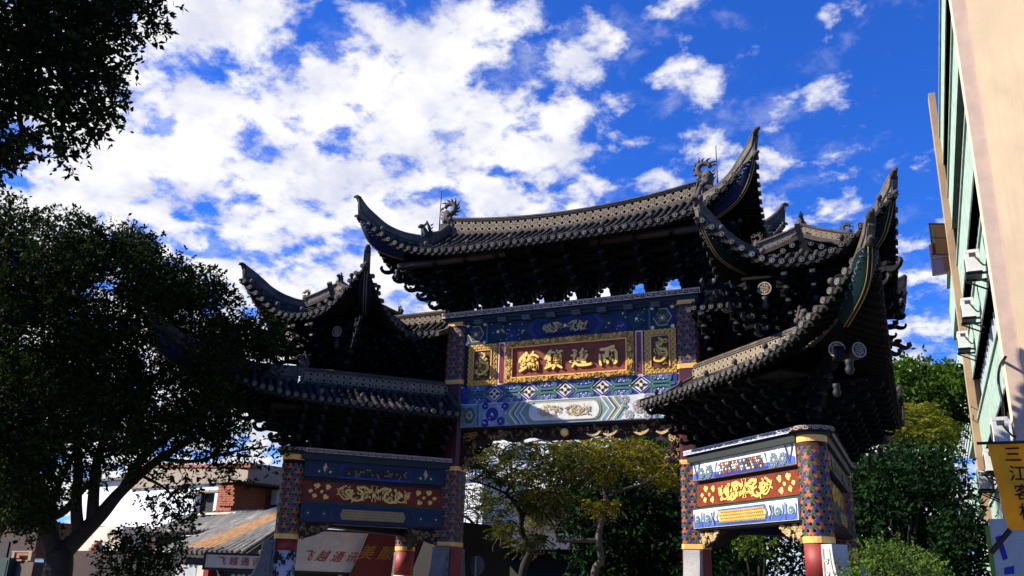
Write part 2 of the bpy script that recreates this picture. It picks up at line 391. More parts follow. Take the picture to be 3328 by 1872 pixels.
# clasp stones at the foot of each column
def clasp(x, y, dx, dy, m, z1=2.52):
    px, py = -dy, dx
    fr = lambda u, v, w: (x+dx*u+px*w, y+dy*u+py*w, v)
    edge = crom([(.50, z1), (.52, z1-.25), (.60, z1-.6), (.74, z1-.95), (.84, z1-1.35), (.84, z1-1.7), (.92, .5)], 5)
    poly = [(.24, .02), (.24, z1)]+[(a, b) for a, b in edge]+[(1.0, .45), (1.0, .02)]
    mb = MB(); mb.prism(poly, fr, -.17, .17); o = mb.build('clasp_stone', m, gate)
    for sg in (-1, 1):
        P = Paint(lambda u, v, w, sg=sg: fr(u, v, sg*(.172+w)), .002)
        inn = [(.29, z1-.06)]+[(a-.06, b-.05) for a, b in edge[1:-3]]
        P.stroke(inn, .025, m, 0, .012); P.stroke([(.29, .6), (.29, z1-.06)], .025, m, 0, .012)
        rr = random.Random(4)
        for i in range(9):
            v = z1-.28-i*.2; wmax = tab(v, [p[1] for p in edge][::-1], [p[0] for p in edge][::-1])-.36
            P.spiral(.30+wmax*(.35+.3*rr.random()), v, .05+.25*wmax*rr.random(), 1.3, m, 0, .03, .015, rr.random()*6, rr.choice((-1, 1)))
        P.build('scroll_carving', o)
for s in (-1, 1):
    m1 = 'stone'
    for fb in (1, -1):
        clasp(s*3, 0, 0, -fb, 'stone' if s > 0 else 'stone_grey')  # darker stone on the left side carries its shade in the colour
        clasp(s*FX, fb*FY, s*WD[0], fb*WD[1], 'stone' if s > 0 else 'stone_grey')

# ---------------------------------------------------------------- ornament helpers
def keyfret(P, u0, u1, v0, v1, line, wd):
    H = v1-v0; n = max(2, round((u1-u0)/(H*1.9))); per = (u1-u0)/n
    for e in (v0+wd/2, v1-wd/2): P.rect(u0, u1, e-wd/2, e+wd/2, line, 1)
    a, b = v0+H*.2, v1-H*.2; m = (a+b)/2
    for i in range(n):
        x = u0+per*i; q = per
        P.stroke([(x+q*.06, b), (x+q*.06, a), (x+q*.46, a), (x+q*.46, m+H*.1), (x+q*.26, m+H*.1), (x+q*.26, m-H*.08)], wd, line, 1, cap=False)
        P.stroke([(x+q*.94, a), (x+q*.94, b), (x+q*.56, b), (x+q*.56, m-H*.1), (x+q*.76, m-H*.1), (x+q*.76, m+H*.08)], wd, line, 2, cap=False)
        P.stroke([(x+q*.06, b), (x+q*.56, b)], wd, line, 3, cap=False)
def rosette(P, u, v, r, c1, c2, c3, n=10, l=2):
    P.disc(u, v, r, c1, l, 20)
    for i in range(n):
        a = 2*math.pi*i/n
        P.disc(u+r*.74*math.cos(a), v+r*.74*math.sin(a), r*.26, c2, l+1, 8); P.disc(u+r*.72*math.cos(a), v+r*.72*math.sin(a), r*.17, c1, l+2, 8)
        P.disc(u+r*.42*math.cos(a+.3), v+r*.42*math.sin(a+.3), r*.17, c2, l+1, 8); P.disc(u+r*.41*math.cos(a+.3), v+r*.41*math.sin(a+.3), r*.11, c1, l+2, 8)
    P.disc(u, v, r*.2, c3, l+3, 10)
def halfchev(P, u, vm, h, sg, cols, step, l=1):
    for i, c in enumerate(cols):
        a = u+sg*step*i; P.stroke([(a, vm+h), (a+sg*h*.75, vm), (a, vm-h)], step*.62, c, l+(i % 2), cap=False)
def dragon(P, u, v, L, H, sg, col, h=.012, l=3, seed=1):
    """coiled dragon in filigree: thin looped body, horned head towards sg, claws, flames and tendrils"""
    r = random.Random(seed); X = lambda t: u+sg*L*(t-.5)
    body = [(X(.03), v+H*.20), (X(.12), v-H*.10), (X(.26), v-H*.30), (X(.42), v-H*.16), (X(.40), v+H*.14), (X(.27), v+H*.10), (X(.34), v-H*.10), (X(.54), v-H*.34), (X(.72), v-H*.20), (X(.70), v+H*.10), (X(.58), v+H*.24), (X(.74), v+H*.34), (X(.90), v+H*.18)]
    n = len(body); P.stroke(body, [H*(.04+.055*min(1, i/5)) for i in range(n)], col, l, h, smooth=4)
    hx, hy = body[-1]; P.disc(hx+sg*H*.04, hy, H*.09, col, l+1, 9); P.stroke([(hx, hy), (hx+sg*H*.18, hy-H*.05)], [H*.12, H*.05], col, l+1, h)
    for k in range(17):
        t = r.uniform(.06, .94); q = .40*math.sqrt(max(.1, 1-(2*t-1)**2)); P.spiral(X(t), v+H*r.uniform(-q, q), H*r.uniform(.045, .10), r.uniform(.8, 1.3), col, l+k % 3, H*.04, h*.7, r.random()*6, r.choice((-1, 1)))
    for k in range(34):
        t = r.uniform(.02, .98); q = .38*math.sqrt(max(.08, 1-(2*t-1)**2)); bx, by = X(t), v+H*r.uniform(-q, q); a = r.uniform(0, 6.28); e = H*r.uniform(.10, .20)
        P.stroke([(bx, by), (bx+e*.6*math.cos(a), by+e*.6*math.sin(a)), (bx+e*math.cos(a+.4), by+e*math.sin(a+.4))], [H*.05, H*.045, H*.01], col, l+1+k % 2)
def cloud(P, u, v, r, col, l=3, h=.01, seed=0):
    q = random.Random(seed)
    for i in range(5):
        a = i*1.26+q.random(); P.disc(u+r*.55*math.cos(a), v+r*.42*math.sin(a), r*q.uniform(.38, .5), col, l, 9)
    P.stroke([(u, v-r*.4), (u+r*.3, v-r*.9), (u+r*.8, v-r*1.1)], [r*.35, r*.2, r*.08], col, l, h, smooth=4)
def relief_scroll(P, u0, u1, v0, v1, cols, n, rmin, rmax, seed, h=.03):
    q = random.Random(seed)
    for i in range(n):
        r = q.uniform(rmin, rmax); u = q.uniform(u0+r*.6, u1-r*.6) if u1-u0 > 1.3*r else (u0+u1)/2; v = q.uniform(v0+r*.6, v1-r*.6) if v1-v0 > 1.3*r else (v0+v1)/2
        a = q.random()*6.28; tl = (min(max(u+r*2*math.cos(a), u0), u1), min(max(v+r*2*math.sin(a), v0), v1))
        P.spiral(u, v, r, q.uniform(.8, 1.5), q.choice(cols), 1+i % 3, r*.42, q.uniform(.4, 1)*h, a, q.choice((-1, 1)), tl)

# ---------------------------------------------------------------- central bay
mf = lambda y0: (lambda u, v, w: (u, -y0-w, v))
def slab(name, x0, x1, y, z0, z1, m, parent=gate):
    mb = MB(); mb.box(x0, x1, -y, y, z0, z1); return mb.build(name, m, parent)
X0 = 2.735
# cornice with key fret, moulding
mb = MB(); mb.box(-3.38, 3.38, -.36, .36, 8.20, 8.345); kp = mb.build('fret_cornice', 'key_dark', gate)
P = Paint(mf(.36), .002); keyfret(P, -3.36, 3.36, 8.205, 8.34, 'key_line', .018); P.build('key_fret', kp)
mb = MB(); mb.box(-3.30, 3.30, -.30, .30, 8.10, 8.20); mb.box(-3.25, 3.25, -.26, .26, 8.02, 8.10); mo = mb.build('cornice_moulding', 'mould_green', gate)
for i in range(8):
    x = -2.30+i*.657; mb = MB(); mb.box(x-.11, x+.11, -.40, -.255, 8.035, 8.075); mb.box(x-.11, x+.11, -.37, -.255, 7.985, 8.03); mb.build('moulding_block', 'block_grey', mo)
# dark blue painted frieze
fz = slab('upper_frieze', -X0, X0, .20, 7.485, 8.02, 'blue_shaded'); P = Paint(mf(.20), .003)
P.rect(-2.70, 2.70, 7.49, 7.505, 'navy', 1)
for s in (-1, 1):
    P.rect(s*2.42-.25, s*2.42+.25, 7.50, 8.0, 'navy', 1); P.poly([(s*2.42-.22, 7.75), (s*2.42-.10, 7.96), (s*2.42+.10, 7.96), (s*2.42+.22, 7.75), (s*2.42+.10, 7.54), (s*2.42-.10, 7.54)], 'green_dk', 2)
    P.stroke([(s*2.42-.22, 7.75), (s*2.42-.1, 7.95), (s*2.42+.1, 7.95), (s*2.42+.22, 7.75), (s*2.42+.1, 7.55), (s*2.42-.1, 7.55)], .012, 'cream', 3, closed=True, cap=False)
    for k in range(6): a = k*math.pi/3; P.disc(s*2.42+.06*math.cos(a), 7.73+.05*math.sin(a), .035, 'gilt_line', 4, 8)
    P.disc(s*2.42, 7.73, .03, 'cream', 5, 8)
    for d in (-1, 1): P.spiral(s*2.42+d*.12, 7.80, .05, 1.2, 'gilt_line', 4, .014, 0, 0, d); P.spiral(s*2.42+d*.10, 7.63, .045, 1.2, 'gilt_line', 4, .014, 0, 0, -d)
    for cx, cy in ((-.24, .24), (.24, .24), (-.24, -.24), (.24, -.24)): P.disc(s*2.42+cx, 7.75+cy, .05, 'cream', 2, 6)
    P.rect(s*2.11-.02, s*2.11+.02, 7.50, 8.0, 'green_mid', 2)
    rosette(P, s*1.80, 7.76, .20, 'navy', 'green_dk', 'cream', 11); rosette(P, s*1.42, 7.62, .17, 'navy', 'blue_deep', 'gilt_line', 9); rosette(P, s*1.47, 7.93, .11, 'navy', 'green_dk', 'cream', 8); rosette(P, s*1.12, 7.72, .12, 'navy', 'green_dk', 'cream', 8)
    for q in range(14): P.disc(s*RN.uniform(1.05, 2.0), RN.uniform(7.52, 7.98), .014, 'cream', 6, 5)
    halfchev(P, s*.74, 7.75, .25, s, ['blue_deep', 'green_dk', 'navy'], .07, 1)
P.stroke([(-.62, 7.56), (.62, 7.56), (.76, 7.75), (.62, 7.94), (-.62, 7.94), (-.76, 7.75)], .016, 'blue_deep', 3, closed=True, cap=False)
dragon(P, -.33, 7.74, .52, .34, 1, 'tan_faded', .008, 4, 2); dragon(P, .33, 7.74, .52, .34, -1, 'tan_faded', .008, 4, 3); P.disc(0, 7.76, .045, 'cream', 5)
for q in range(8): cloud(P, RN.uniform(-.6, .6), RN.uniform(7.62, 7.88), .025, 'tan_faded', 4, .004, q)
P.build('painted_pattern', fz)
# name board
slab('panel_backing', -X0, X0, .17, 6.40, 7.48, 'key_dark')
mb = MB(); nb_f = []
for a in ((-1.56, 1.74, 7.30, 7.465), (-1.56, 1.74, 6.40, 6.53), (-1.56, -1.385, 6.53, 7.30), (1.565, 1.74, 6.53, 7.30)): mb.box(a[0], a[1], -.26, -.165, a[2], a[3])
board = mb.build('name_board', 'gold_deep', gate)
P = Paint(mf(.26), .002)
for (a, b, c, d, n, sd) in ((-1.55, 1.73, 7.315, 7.455, 130, 1), (-1.55, 1.73, 6.41, 6.52, 120, 2), (-1.55, -1.40, 6.53, 7.30, 34, 3), (1.58, 1.73, 6.53, 7.30, 34, 4)): relief_scroll(P, a, b, c, d, ['gold', 'gold', 'gold_deep', 'gold_pale'], n, .018, .052, sd, .03)
P.build('gilded_scroll_carving', board)
P = Paint(mf(.245), .001)
for a, b in (((-1.375, 7.30), (1.555, 7.30)), ((-1.375, 6.53), (1.555, 6.53)), ((-1.375, 6.52), (-1.375, 7.31)), ((1.555, 6.52), (1.555, 7.31))): P.stroke([a, b], .03, 'gold_pale', 0, .035, cap=False)
P.build('gilt_border', board)
mb = MB(); mb.box(-1.37, 1.55, -.232, -.166, 6.545, 7.285); fld = mb.build('board_field', 'plaque_maroon', board)
GLYPH = {'yao': [([(-0.98,7.14),(-1.03,7.09),(-1.1,7.03),(-1.15,6.97),(-1.16,6.91)],0.068),([(-1.02,7.07),(-0.95,7.08),(-0.95,7.06)],0.056),([(-1.07,7.0),(-0.98,7.01)],0.056),([(-1.03,7.0),(-1.05,6.9),(-1.05,6.78)],0.075),([(-1.11,6.86),(-1.0,6.88)],0.056),([(-1.12,6.79),(-1.0,6.81)],0.056),([(-1.15,6.69),(-1.07,6.73),(-0.98,6.79)],0.062),([(-1.02,6.86),(-0.99,6.83)],0.056),([(-0.8,7.15),(-0.83,7.1),(-0.89,7.05),(-0.94,6.97),(-0.97,6.92)],0.05),([(-0.85,7.07),(-0.75,7.06),(-0.69,7.02),(-0.68,7.0)],0.053),([(-0.88,6.99),(-0.74,7.01)],0.029),([(-0.91,6.95),(-0.89,6.92)],0.053),([(-0.84,6.94),(-0.73,6.96)],0.041),([(-0.73,6.96),(-0.74,6.92)],0.041),([(-0.93,6.86),(-0.94,6.7)],0.056),([(-0.87,6.87),(-0.87,6.72)],0.044),([(-0.81,6.89),(-0.81,6.71)],0.05),([(-0.92,6.87),(-0.7,6.88)],0.035),([(-0.69,6.88),(-0.68,6.68)],0.047),([(-0.8,6.71),(-0.69,6.68)],0.037),([(-0.8,6.81),(-0.69,6.81)],0.029)],'suo': [([(-0.34,7.15),(-0.4,7.09),(-0.45,7.0),(-0.49,6.94)],0.056),([(-0.36,7.09),(-0.3,7.1),(-0.25,7.08)],0.044),([(-0.39,7.01),(-0.31,7.0)],0.05),([(-0.42,6.94),(-0.3,6.93)],0.047),([(-0.37,7.05),(-0.38,6.91),(-0.36,6.75)],0.066),([(-0.42,6.87),(-0.34,6.87)],0.047),([(-0.44,6.8),(-0.42,6.77)],0.05),([(-0.48,6.71),(-0.39,6.75),(-0.3,6.78)],0.056),([(-0.18,7.14),(-0.18,7.06)],0.05),([(-0.25,7.09),(-0.21,7.05)],0.037),([(-0.05,7.12),(-0.11,7.1),(-0.17,7.04)],0.05),([(-0.24,7.01),(-0.24,6.8)],0.047),([(-0.23,7.02),(-0.09,7.03)],0.041),([(-0.09,7.03),(-0.1,6.78)],0.054),([(-0.23,6.95),(-0.12,6.98)],0.026),([(-0.23,6.88),(-0.12,6.93)],0.026),([(-0.23,6.82),(-0.12,6.86)],0.026),([(-0.29,6.78),(-0.09,6.77)],0.037),([(-0.23,6.75),(-0.26,6.72),(-0.28,6.68)],0.056),([(-0.16,6.76),(-0.1,6.73),(-0.05,6.7)],0.056)],'yi': [([(0.24,7.11),(0.3,7.08),(0.25,7.05)],0.06),([(0.19,6.98),(0.3,7.0),(0.3,7.01)],0.047),([(0.3,7.0),(0.26,6.93),(0.26,6.88)],0.047),([(0.15,6.83),(0.25,6.83)],0.05),([(0.26,6.86),(0.28,6.81),(0.25,6.76),(0.21,6.69)],0.05),([(0.29,6.8),(0.36,6.74),(0.47,6.73),(0.59,6.73),(0.71,6.75)],0.062),([(0.48,7.13),(0.46,7.07),(0.4,7.01)],0.053),([(0.43,7.03),(0.57,7.08)],0.044),([(0.57,7.07),(0.5,7.02)],0.034),([(0.44,6.97),(0.6,6.99)],0.047),([(0.59,6.98),(0.55,6.9),(0.5,6.85)],0.054),([(0.44,6.98),(0.45,6.84)],0.054),([(0.34,6.9),(0.41,6.9),(0.47,6.93)],0.047),([(0.34,6.85),(0.42,6.85),(0.49,6.86)],0.047),([(0.43,6.83),(0.49,6.79),(0.57,6.8)],0.054)],'liang': [([(0.93,7.07),(1.05,7.07),(1.17,7.1),(1.26,7.13)],0.075),([(0.9,6.95),(0.91,6.83),(0.92,6.73),(0.94,6.69)],0.054),([(0.98,6.94),(1.01,6.85),(1.02,6.75)],0.05),([(1.08,7.06),(1.06,6.96),(0.99,6.85)],0.056),([(1.1,7.05),(1.1,6.82),(1.1,6.71)],0.059),([(1.17,7.06),(1.18,6.93)],0.044),([(1.16,6.84),(1.23,6.87)],0.068),([(1.2,6.91),(1.24,6.88)],0.041),([(1.19,7.02),(1.27,7.04),(1.31,6.98)],0.05),([(1.31,6.99),(1.31,6.86),(1.31,6.76),(1.26,6.71)],0.066),([(1.22,6.79),(1.27,6.75)],0.041),([(1.01,6.85),(1.14,6.83)],0.068)]}
for k in ('liang', 'yi', 'suo', 'yao'):
    P = Paint(mf(.232), .001); P.w = (lambda P=P: (lambda l: (setattr(P, 'k', P.k+1), .002+P.k*.00045)[1]))()
    for pts, wd in GLYPH[k]:
        P.stroke(pts, [wd*.92, wd*1.08, wd*.95] if len(pts) > 2 else [wd, wd*1.05], 'gold_char', 0, .038, smooth=6 if len(pts) > 2 else 0)
    P.build('gilt_character', board)
# red fillets and gilded fret side panels
for x0, x1 in ((-1.765, -1.585), (1.76, 1.94)):
    mb = MB(); mb.box(x0, x1, -.22, -.16, 6.40, 7.47); o = mb.build('red_fillet', 'cream', gate); mb = MB(); mb.box(x0+.035, x1-.035, -.232, -.218, 6.44, 7.43); mb.build('red_inlay', 'red_lacquer', o)
for x0, x1 in ((-2.60, -1.80), (1.98, 2.79-.06)):
    mb = MB(); mb.box(x0, x1, -.215, -.16, 6.40, 7.465); o = mb.build('fret_panel', 'gold_deep', gate); cx = (x0+x1)/2; W2 = (x1-x0)/2
    P = Paint(mf(.215), .001); q = .062; r = 0
    iw, i0, i1 = W2-.155, 6.56, 7.30
    for i in range(int((x1-x0)/q)):
        for j in range(int(1.065/q)):
            u, v = x0+q*(i+.5), 6.40+q*(j+.5)
            if abs(u-cx) < iw+.02 and i0-.02 < v < i1+.02: continue
            if (i+j) % 2: P.stroke([(u-q*.45, v), (u+q*.45, v)], .014, 'gold', 0, .01, cap=False); P.stroke([(u+q*.45, v), (u+q*.45, v+q*.7)], .014, 'gold', 1, .01, cap=False)
            else: P.stroke([(u, v-q*.45), (u, v+q*.45)], .014, 'gold', 0, .01, cap=False); P.stroke([(u, v+q*.45), (u-q*.7, v+q*.45)], .014, 'gold', 1, .01, cap=False)
    P.build('fret_relief', o)
    mb = MB(); mb.box(cx-iw, cx+iw, -.225, -.214, i0, i1); pn = mb.build('inset_panel', 'panel_brown', o)
    P = Paint(mf(.225), .001)
    P.stroke([(cx-iw, i0), (cx+iw, i0), (cx+iw, i1), (cx-iw, i1)], .022, 'gold_pale', 0, .02, closed=True, cap=False)
    sw = crom([(cx-.02, i1-.06), (cx+.07, i1-.12), (cx+.02, i1-.22), (cx-.06, i1-.18), (cx-.02, i1-.30), (cx+.13, i1-.36), (cx+.16, i1-.48), (cx+.02, i0+.13), (cx-.13, i0+.16), (cx-.10, i0+.28)], 5)
    P.stroke(sw, [.03+.03*math.sin(i/len(sw)*3.1) for i in range(len(sw))], 'gold', 2, .04)
    relief_scroll(P, cx-iw+.04, cx+iw-.04, i0+.04, i1-.10, ['gold', 'gold_deep'], 26, .025, .07, int(cx*9)+40, .03)
    P.build('gilded_dragon_relief', pn)
# lozenge beam
b1 = slab('lozenge_beam', -X0, X0, .22, 5.945, 6.39, 'blue_deep'); P = Paint(mf(.22), .003); vm = 6.1675
for k in range(-3, 4):
    u = .03+k*.93
    def cl(a): return min(max(a, -X0+.01), X0-.01)
    if abs(u) < X0-.05:
        P.poly([(cl(u-.29), vm), (u, vm+.222), (cl(u+.29), vm), (u, vm-.222)], 'cream', 1)
        P.stroke([(u-.235, vm), (u, vm+.185), (u+.235, vm), (u, vm-.185)], .035, 'blue_deep', 2, closed=True, cap=False)
        for q in range(4):
            a = q*math.pi/2; L = .13 if q % 2 else .15
            P.poly([(u+L*math.cos(a), vm+L*math.sin(a)), (u+L*.55*math.cos(a)-.042*math.sin(a), vm+L*.55*math.sin(a)+.042*math.cos(a)), (u, vm), (u+L*.55*math.cos(a)+.042*math.sin(a), vm+L*.55*math.sin(a)-.042*math.cos(a))], 'green_dk', 3)
            P.stroke([(u+L*.9*math.cos(a), vm+L*.9*math.sin(a)), (u+.05*math.cos(a), vm+.05*math.sin(a))], .02, 'blue_deep', 4)
        P.disc(u, vm, .042, 'cream', 5)
    m = u+.465
    if abs(m) < X0-.2:
        for d in (-1, 1):
            P.poly([(m-.30, vm+d*.22), (m+.30, vm+d*.22), (m+.19, vm+d*.10), (m-.19, vm+d*.10)], 'blue_mid', 1)
            P.stroke([(m-.33, vm+d*.012), (m-.17, vm+d*.03), (m+.17, vm+d*.03), (m+.33, vm+d*.012)], .03, 'green_mid', 2, cap=False)
            P.stroke([(m-.17, vm+d*.20), (m-.23, vm+d*.14), (m-.15, vm+d*.055), (m+.15, vm+d*.055), (m+.23, vm+d*.14), (m+.17, vm+d*.20)], .05, 'green_mid', 3, smooth=4)
            for e in (-1, 1):
                P.spiral(m+e*.155, vm+d*.155, .055, 1.2, 'green_pale', 4, .022, 0, 1.57*d, -e*d)
                P.disc(m+e*.06, vm+d*.115, .018, 'cream', 4, 6)
            P.disc(m, vm+d*.17, .035, 'cream', 3, 8); P.disc(m, vm+d*.17, .02, 'blue_deep', 4, 8)
        for e in (-1, 1):
            for d in (-1, 1): P.poly([(m+e*.36, vm+d*.22), (m+e*.46, vm+d*.22), (m+e*.46, vm+d*.19)], 'cream', 2)
P.build('painted_pattern', b1)
# faded lower beam; right end painted paler for sunlight, left bluer for shade
b2 = slab('lower_beam', -X0, X0, .245, 5.37, 5.945, 'green_pale'); P = Paint(mf(.245), .003); vm = 5.66
P.rect(-2.72, 2.72, 5.375, 5.40, 'blue_pale', 1); P.rect(-2.72, 2.72, 5.925, 5.942, 'offwhite', 1)
cart = [(-.72+.17*math.cos(a)*1.0, vm+.215*math.sin(a)) for a in np.linspace(math.pi/2, 3*math.pi/2, 9)]+[(.72+.17*math.cos(a), vm+.215*math.sin(a)) for a in np.linspace(-math.pi/2, math.pi/2, 9)]
P.poly([(u*1.06, vm+(v-vm)*1.12) for u, v in cart], 'green_pale', 2); P.poly(cart, 'offwhite', 3); P.stroke(cart, .018, 'tan_faded', 4, closed=True, cap=False)
dragon(P, -.36, vm, .66, .34, 1, 'tan_faded', .006, 5, 5); dragon(P, .36, vm, .66, .34, -1, 'tan_faded', .006, 5, 6)
for q in range(16): cloud(P, RN.uniform(-.68, .68), vm+RN.uniform(-.13, .14), .03, RN.choice(['tan_faded', 'cream']), 4, .003, q)
for s in (-1, 1):
    halfchev(P, s*.92, vm, .27, s, ['offwhite', 'green_pale', 'blue_pale', 'offwhite', 'green_mid', 'tan_faded', 'offwhite', 'green_pale'], .048, 1)
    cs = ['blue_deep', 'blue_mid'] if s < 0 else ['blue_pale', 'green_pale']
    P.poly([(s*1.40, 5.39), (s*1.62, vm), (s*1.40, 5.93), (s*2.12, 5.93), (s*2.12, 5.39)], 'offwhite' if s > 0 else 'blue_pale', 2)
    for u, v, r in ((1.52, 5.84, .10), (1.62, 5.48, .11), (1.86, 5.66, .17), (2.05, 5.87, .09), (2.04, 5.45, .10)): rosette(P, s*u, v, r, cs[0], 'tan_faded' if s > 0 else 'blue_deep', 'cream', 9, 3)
    for q in range(18): P.disc(s*RN.uniform(1.42, 2.1), RN.uniform(5.41, 5.91), .022, RN.choice(['tan_faded', 'cream', 'green_pale']), 7, 6)
    P.rect(s*2.19-.03, s*2.19+.03, 5.375, 5.94, 'blue_pale', 2); P.rect(s*2.25-.015, s*2.25+.015, 5.375, 5.94, 'green_mid', 2)
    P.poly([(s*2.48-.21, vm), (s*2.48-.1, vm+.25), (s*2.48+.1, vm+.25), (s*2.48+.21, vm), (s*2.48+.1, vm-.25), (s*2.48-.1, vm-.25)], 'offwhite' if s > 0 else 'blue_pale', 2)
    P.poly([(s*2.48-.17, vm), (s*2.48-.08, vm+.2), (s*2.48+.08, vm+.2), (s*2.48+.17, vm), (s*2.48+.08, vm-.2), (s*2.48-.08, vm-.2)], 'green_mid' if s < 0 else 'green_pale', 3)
    for k in range(7): a = k*.9; P.disc(s*2.48+.07*math.cos(a), vm+.08*math.sin(a), .04, 'tan_faded', 4, 7)
P.build('painted_pattern', b2)
mb = MB(); mb.box(-X0, X0, -.19, .19, 5.32, 5.37); mb.build('beam_soffit_board', 'key_dark', gate)
# hanging carved fringe under the lower beam
fr = MB(); us = np.linspace(-X0, X0, 41)
def fringe_bot(u):
    a = abs(u); return 5.04+.05*math.cos(u*7)-.10*max(0, (.35-a)/.35)*1.0+ (-.0 if a < 1.7 else -.20*((a-1.7)/1.03)**1.5-(.55*max(0, (a-2.42)/.31) if a > 2.42 else 0))
fr.strip([(u, -.02, 5.32) for u in us], [(u, -.02, fringe_bot(u)) for u in us], (0, 1, 0), .07); fo = fr.build('carved_fringe', 'carve_dark', gate)
P = Paint(mf(.06), .001)
relief_scroll(P, -2.7, 2.7, 5.06, 5.31, ['carve_dark', 'carve_gold', 'carve_gold', 'carve_dark'], 120, .035, .085, 71, .05)
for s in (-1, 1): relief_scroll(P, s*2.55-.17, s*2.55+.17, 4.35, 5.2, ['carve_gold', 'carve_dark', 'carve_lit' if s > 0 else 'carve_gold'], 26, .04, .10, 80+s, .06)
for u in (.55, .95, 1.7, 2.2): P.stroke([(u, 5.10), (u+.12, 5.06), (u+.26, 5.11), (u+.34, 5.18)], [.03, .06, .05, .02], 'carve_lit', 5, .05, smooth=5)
P.build('scroll_carving', fo)
mb = MB(); mb.lathe([(.02, -.09), (.085, -.06), (.10, 0), (.085, .06), (.02, .09)], (0, -.16, 5.16), (0, -1, 0), 14); mb.build('gilt_pearl', 'gold_char', fo)
P = Paint(mf(.09), .001)
for k in range(12): a = k*math.pi/6; P.stroke([(.09*math.cos(a), 5.14+.09*math.sin(a)), (.17*math.cos(a+.2), 5.14+.17*math.sin(a+.2))], [.06, .01], 'panel_brown', 0, .05)
P.build('petal_ring', fo)
# infill seen through from behind the fringe drops (main column sides)
# ---------------------------------------------------------------- wings
def wing_face(s, fb, side=False):
    """beams and panels of one wing wall. side=True is the outer wall between front and rear columns"""
    if side:
        L = 2*abs(FY); fr0 = lambda u, n, z: Vector((s*(FX+n), fb*(FY+u)*1.0, z)); a, b = .24, L-.24
    else:
        L = 3.845; fr0 = wp(s, fb); a, b = .26, 3.62
    def plate(name, z0, z1, th, m, a=a, b=b, n0=None):
        mb = MB(); n0 = -th if n0 is None else n0
        mb.prism([(a, z0), (b, z0), (b, z1), (a, z1)], lambda u, v, w: fr0(u, w, v), n0, th); return mb.build(name, m, gate)
    fine = fb > 0 and not side
    dk = 'key_dark'
    kp = plate('fret_cornice', 4.50, 4.60, .34, 'violet_lit' if (s > 0 and fine) else dk, .10, b+.20 if not side else b+.24, n0=-.10); fc = lambda off: (lambda u, v, w: fr0(u, off+w, v))
    P = Paint(fc(.34), .002); keyfret(P, .12, b+.18, 4.503, 4.597, 'offwhite' if (s > 0 and fine) else 'key_line', .010); P.build('key_fret', kp)
    plate('cornice_moulding', 4.34, 4.50, .28, 'mould_green', .16, b+.1, n0=-.08)
    pale = s > 0 and fine; t1 = plate('upper_wing_beam', 3.96, 4.34, .20, 'offwhite' if pale else 'blue_shaded')  # right front painted as sunlit; other walls take shaded copies of the paints
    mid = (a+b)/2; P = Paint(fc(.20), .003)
    c_bg, c_bl, c_gr = ('blue_mid', 'blue_deep', 'green_pale') if pale else ('navy', 'blue_shaded', 'green_dk')
    vm = 4.15
    P.rect(a+.01, b-.01, 3.965, 4.075, c_bg, 0)
    w2 = min(.78, (b-a)*.24)
    P.poly([(mid-w2, 4.00), (mid+w2, 4.00), (mid+w2-.10, 4.24), (mid-w2+.10, 4.24)], 'panel_brown' if pale else 'key_dark', 1)
    P.stroke([(mid-w2-.02, 4.26), (mid-w2-.10, 3.985), (mid+w2+.10, 3.985), (mid+w2+.02, 4.26)], .035, 'blue_deep', 2, cap=False)
    q = .062
    for i in range(int(2*w2/q)):
        for j in range(4):
            u, v = mid-w2+q*(i+.5*(j % 2)+.5), 4.03+j*.055
            if abs(u-mid) < w2-.06: P.poly([(u-.026, v), (u, v+.03), (u+.026, v), (u, v-.03)], RN.choice(['orange_red', 'cream', 'leaf_green_paint', 'blue_mid', 'offwhite'] if pale else ['navy', 'blue_shaded', 'key_dark', 'gilt_line']), 3)
    for d in (-1, 1):
        e0 = mid+d*(w2+.12)
        P.poly([(e0, 3.97), (mid+d*(b-a)/2-d*.02, 3.97), (mid+d*(b-a)/2-d*.02, 4.10), (e0+d*.1, 4.24)], c_bg, 1)
        for k, r in ((.18, .13), (.44, .12)): rosette(P, e0+d*k, 4.09, r, c_gr, c_bl, 'cream', 9, 3)
        P.poly([(e0+d*.30, 4.30), (e0+d*.25, 4.18), (e0+d*.30, 4.05), (e0+d*.36, 4.18)], 'cream' if pale else 'tan_faded', 4)
        ed = mid+d*((b-a)/2-.16); P.stroke([(ed-.11, 4.32), (ed, 4.0), (ed+.11, 4.32)], .04, c_bl, 3, cap=False); P.stroke([(ed-.06, 4.32), (ed, 4.12), (ed+.06, 4.32)], .02, 'green_mid' if pale else 'green_dk', 4, cap=False)
    P.build('painted_pattern', t1)
    plate('beam_gap_board', 3.87, 3.96, .08, dk); plate('beam_gap_board', 3.34, 3.42, .10, 'green_dk')
    t2 = plate('dragon_panel', 3.42, 3.87, .12, 'red_panel'); vm = 3.645; gc = 'gold_char' if pale else 'gold'
    for d in (-1, 1):
        P = Paint(fc(.12), .003); dragon(P, mid+d*.46, vm, .88, .48, -d, gc, .01, 1, 7+d)
        P.build('gilded_dragon', t2)
    P = Paint(fc(.12), .004); P.disc(mid, vm-.02, .05, gc, 3); P.stroke([(mid-.05, vm-.16), (mid, vm-.02), (mid+.05, vm-.16)], .022, gc, 3); P.stroke([(mid-.07, vm+.2), (mid, vm-.01), (mid+.07, vm+.2)], .018, gc, 3); P.build('gilded_pearl', t2)
    for d in (-1, 1):
        for k, (u, v, r) in enumerate(((1.08, .11, .07), (1.34, .13, .075), (1.12, -.11, .07), (1.38, -.10, .06), (1.22, .0, .045), (1.48, .0, .05))):
            if u < (b-a)/2-.05: P = Paint(fc(.12), .003); cloud(P, mid+d*u, vm+v, r, gc, 1, .01, k); P.build('gilded_cloud', t2)
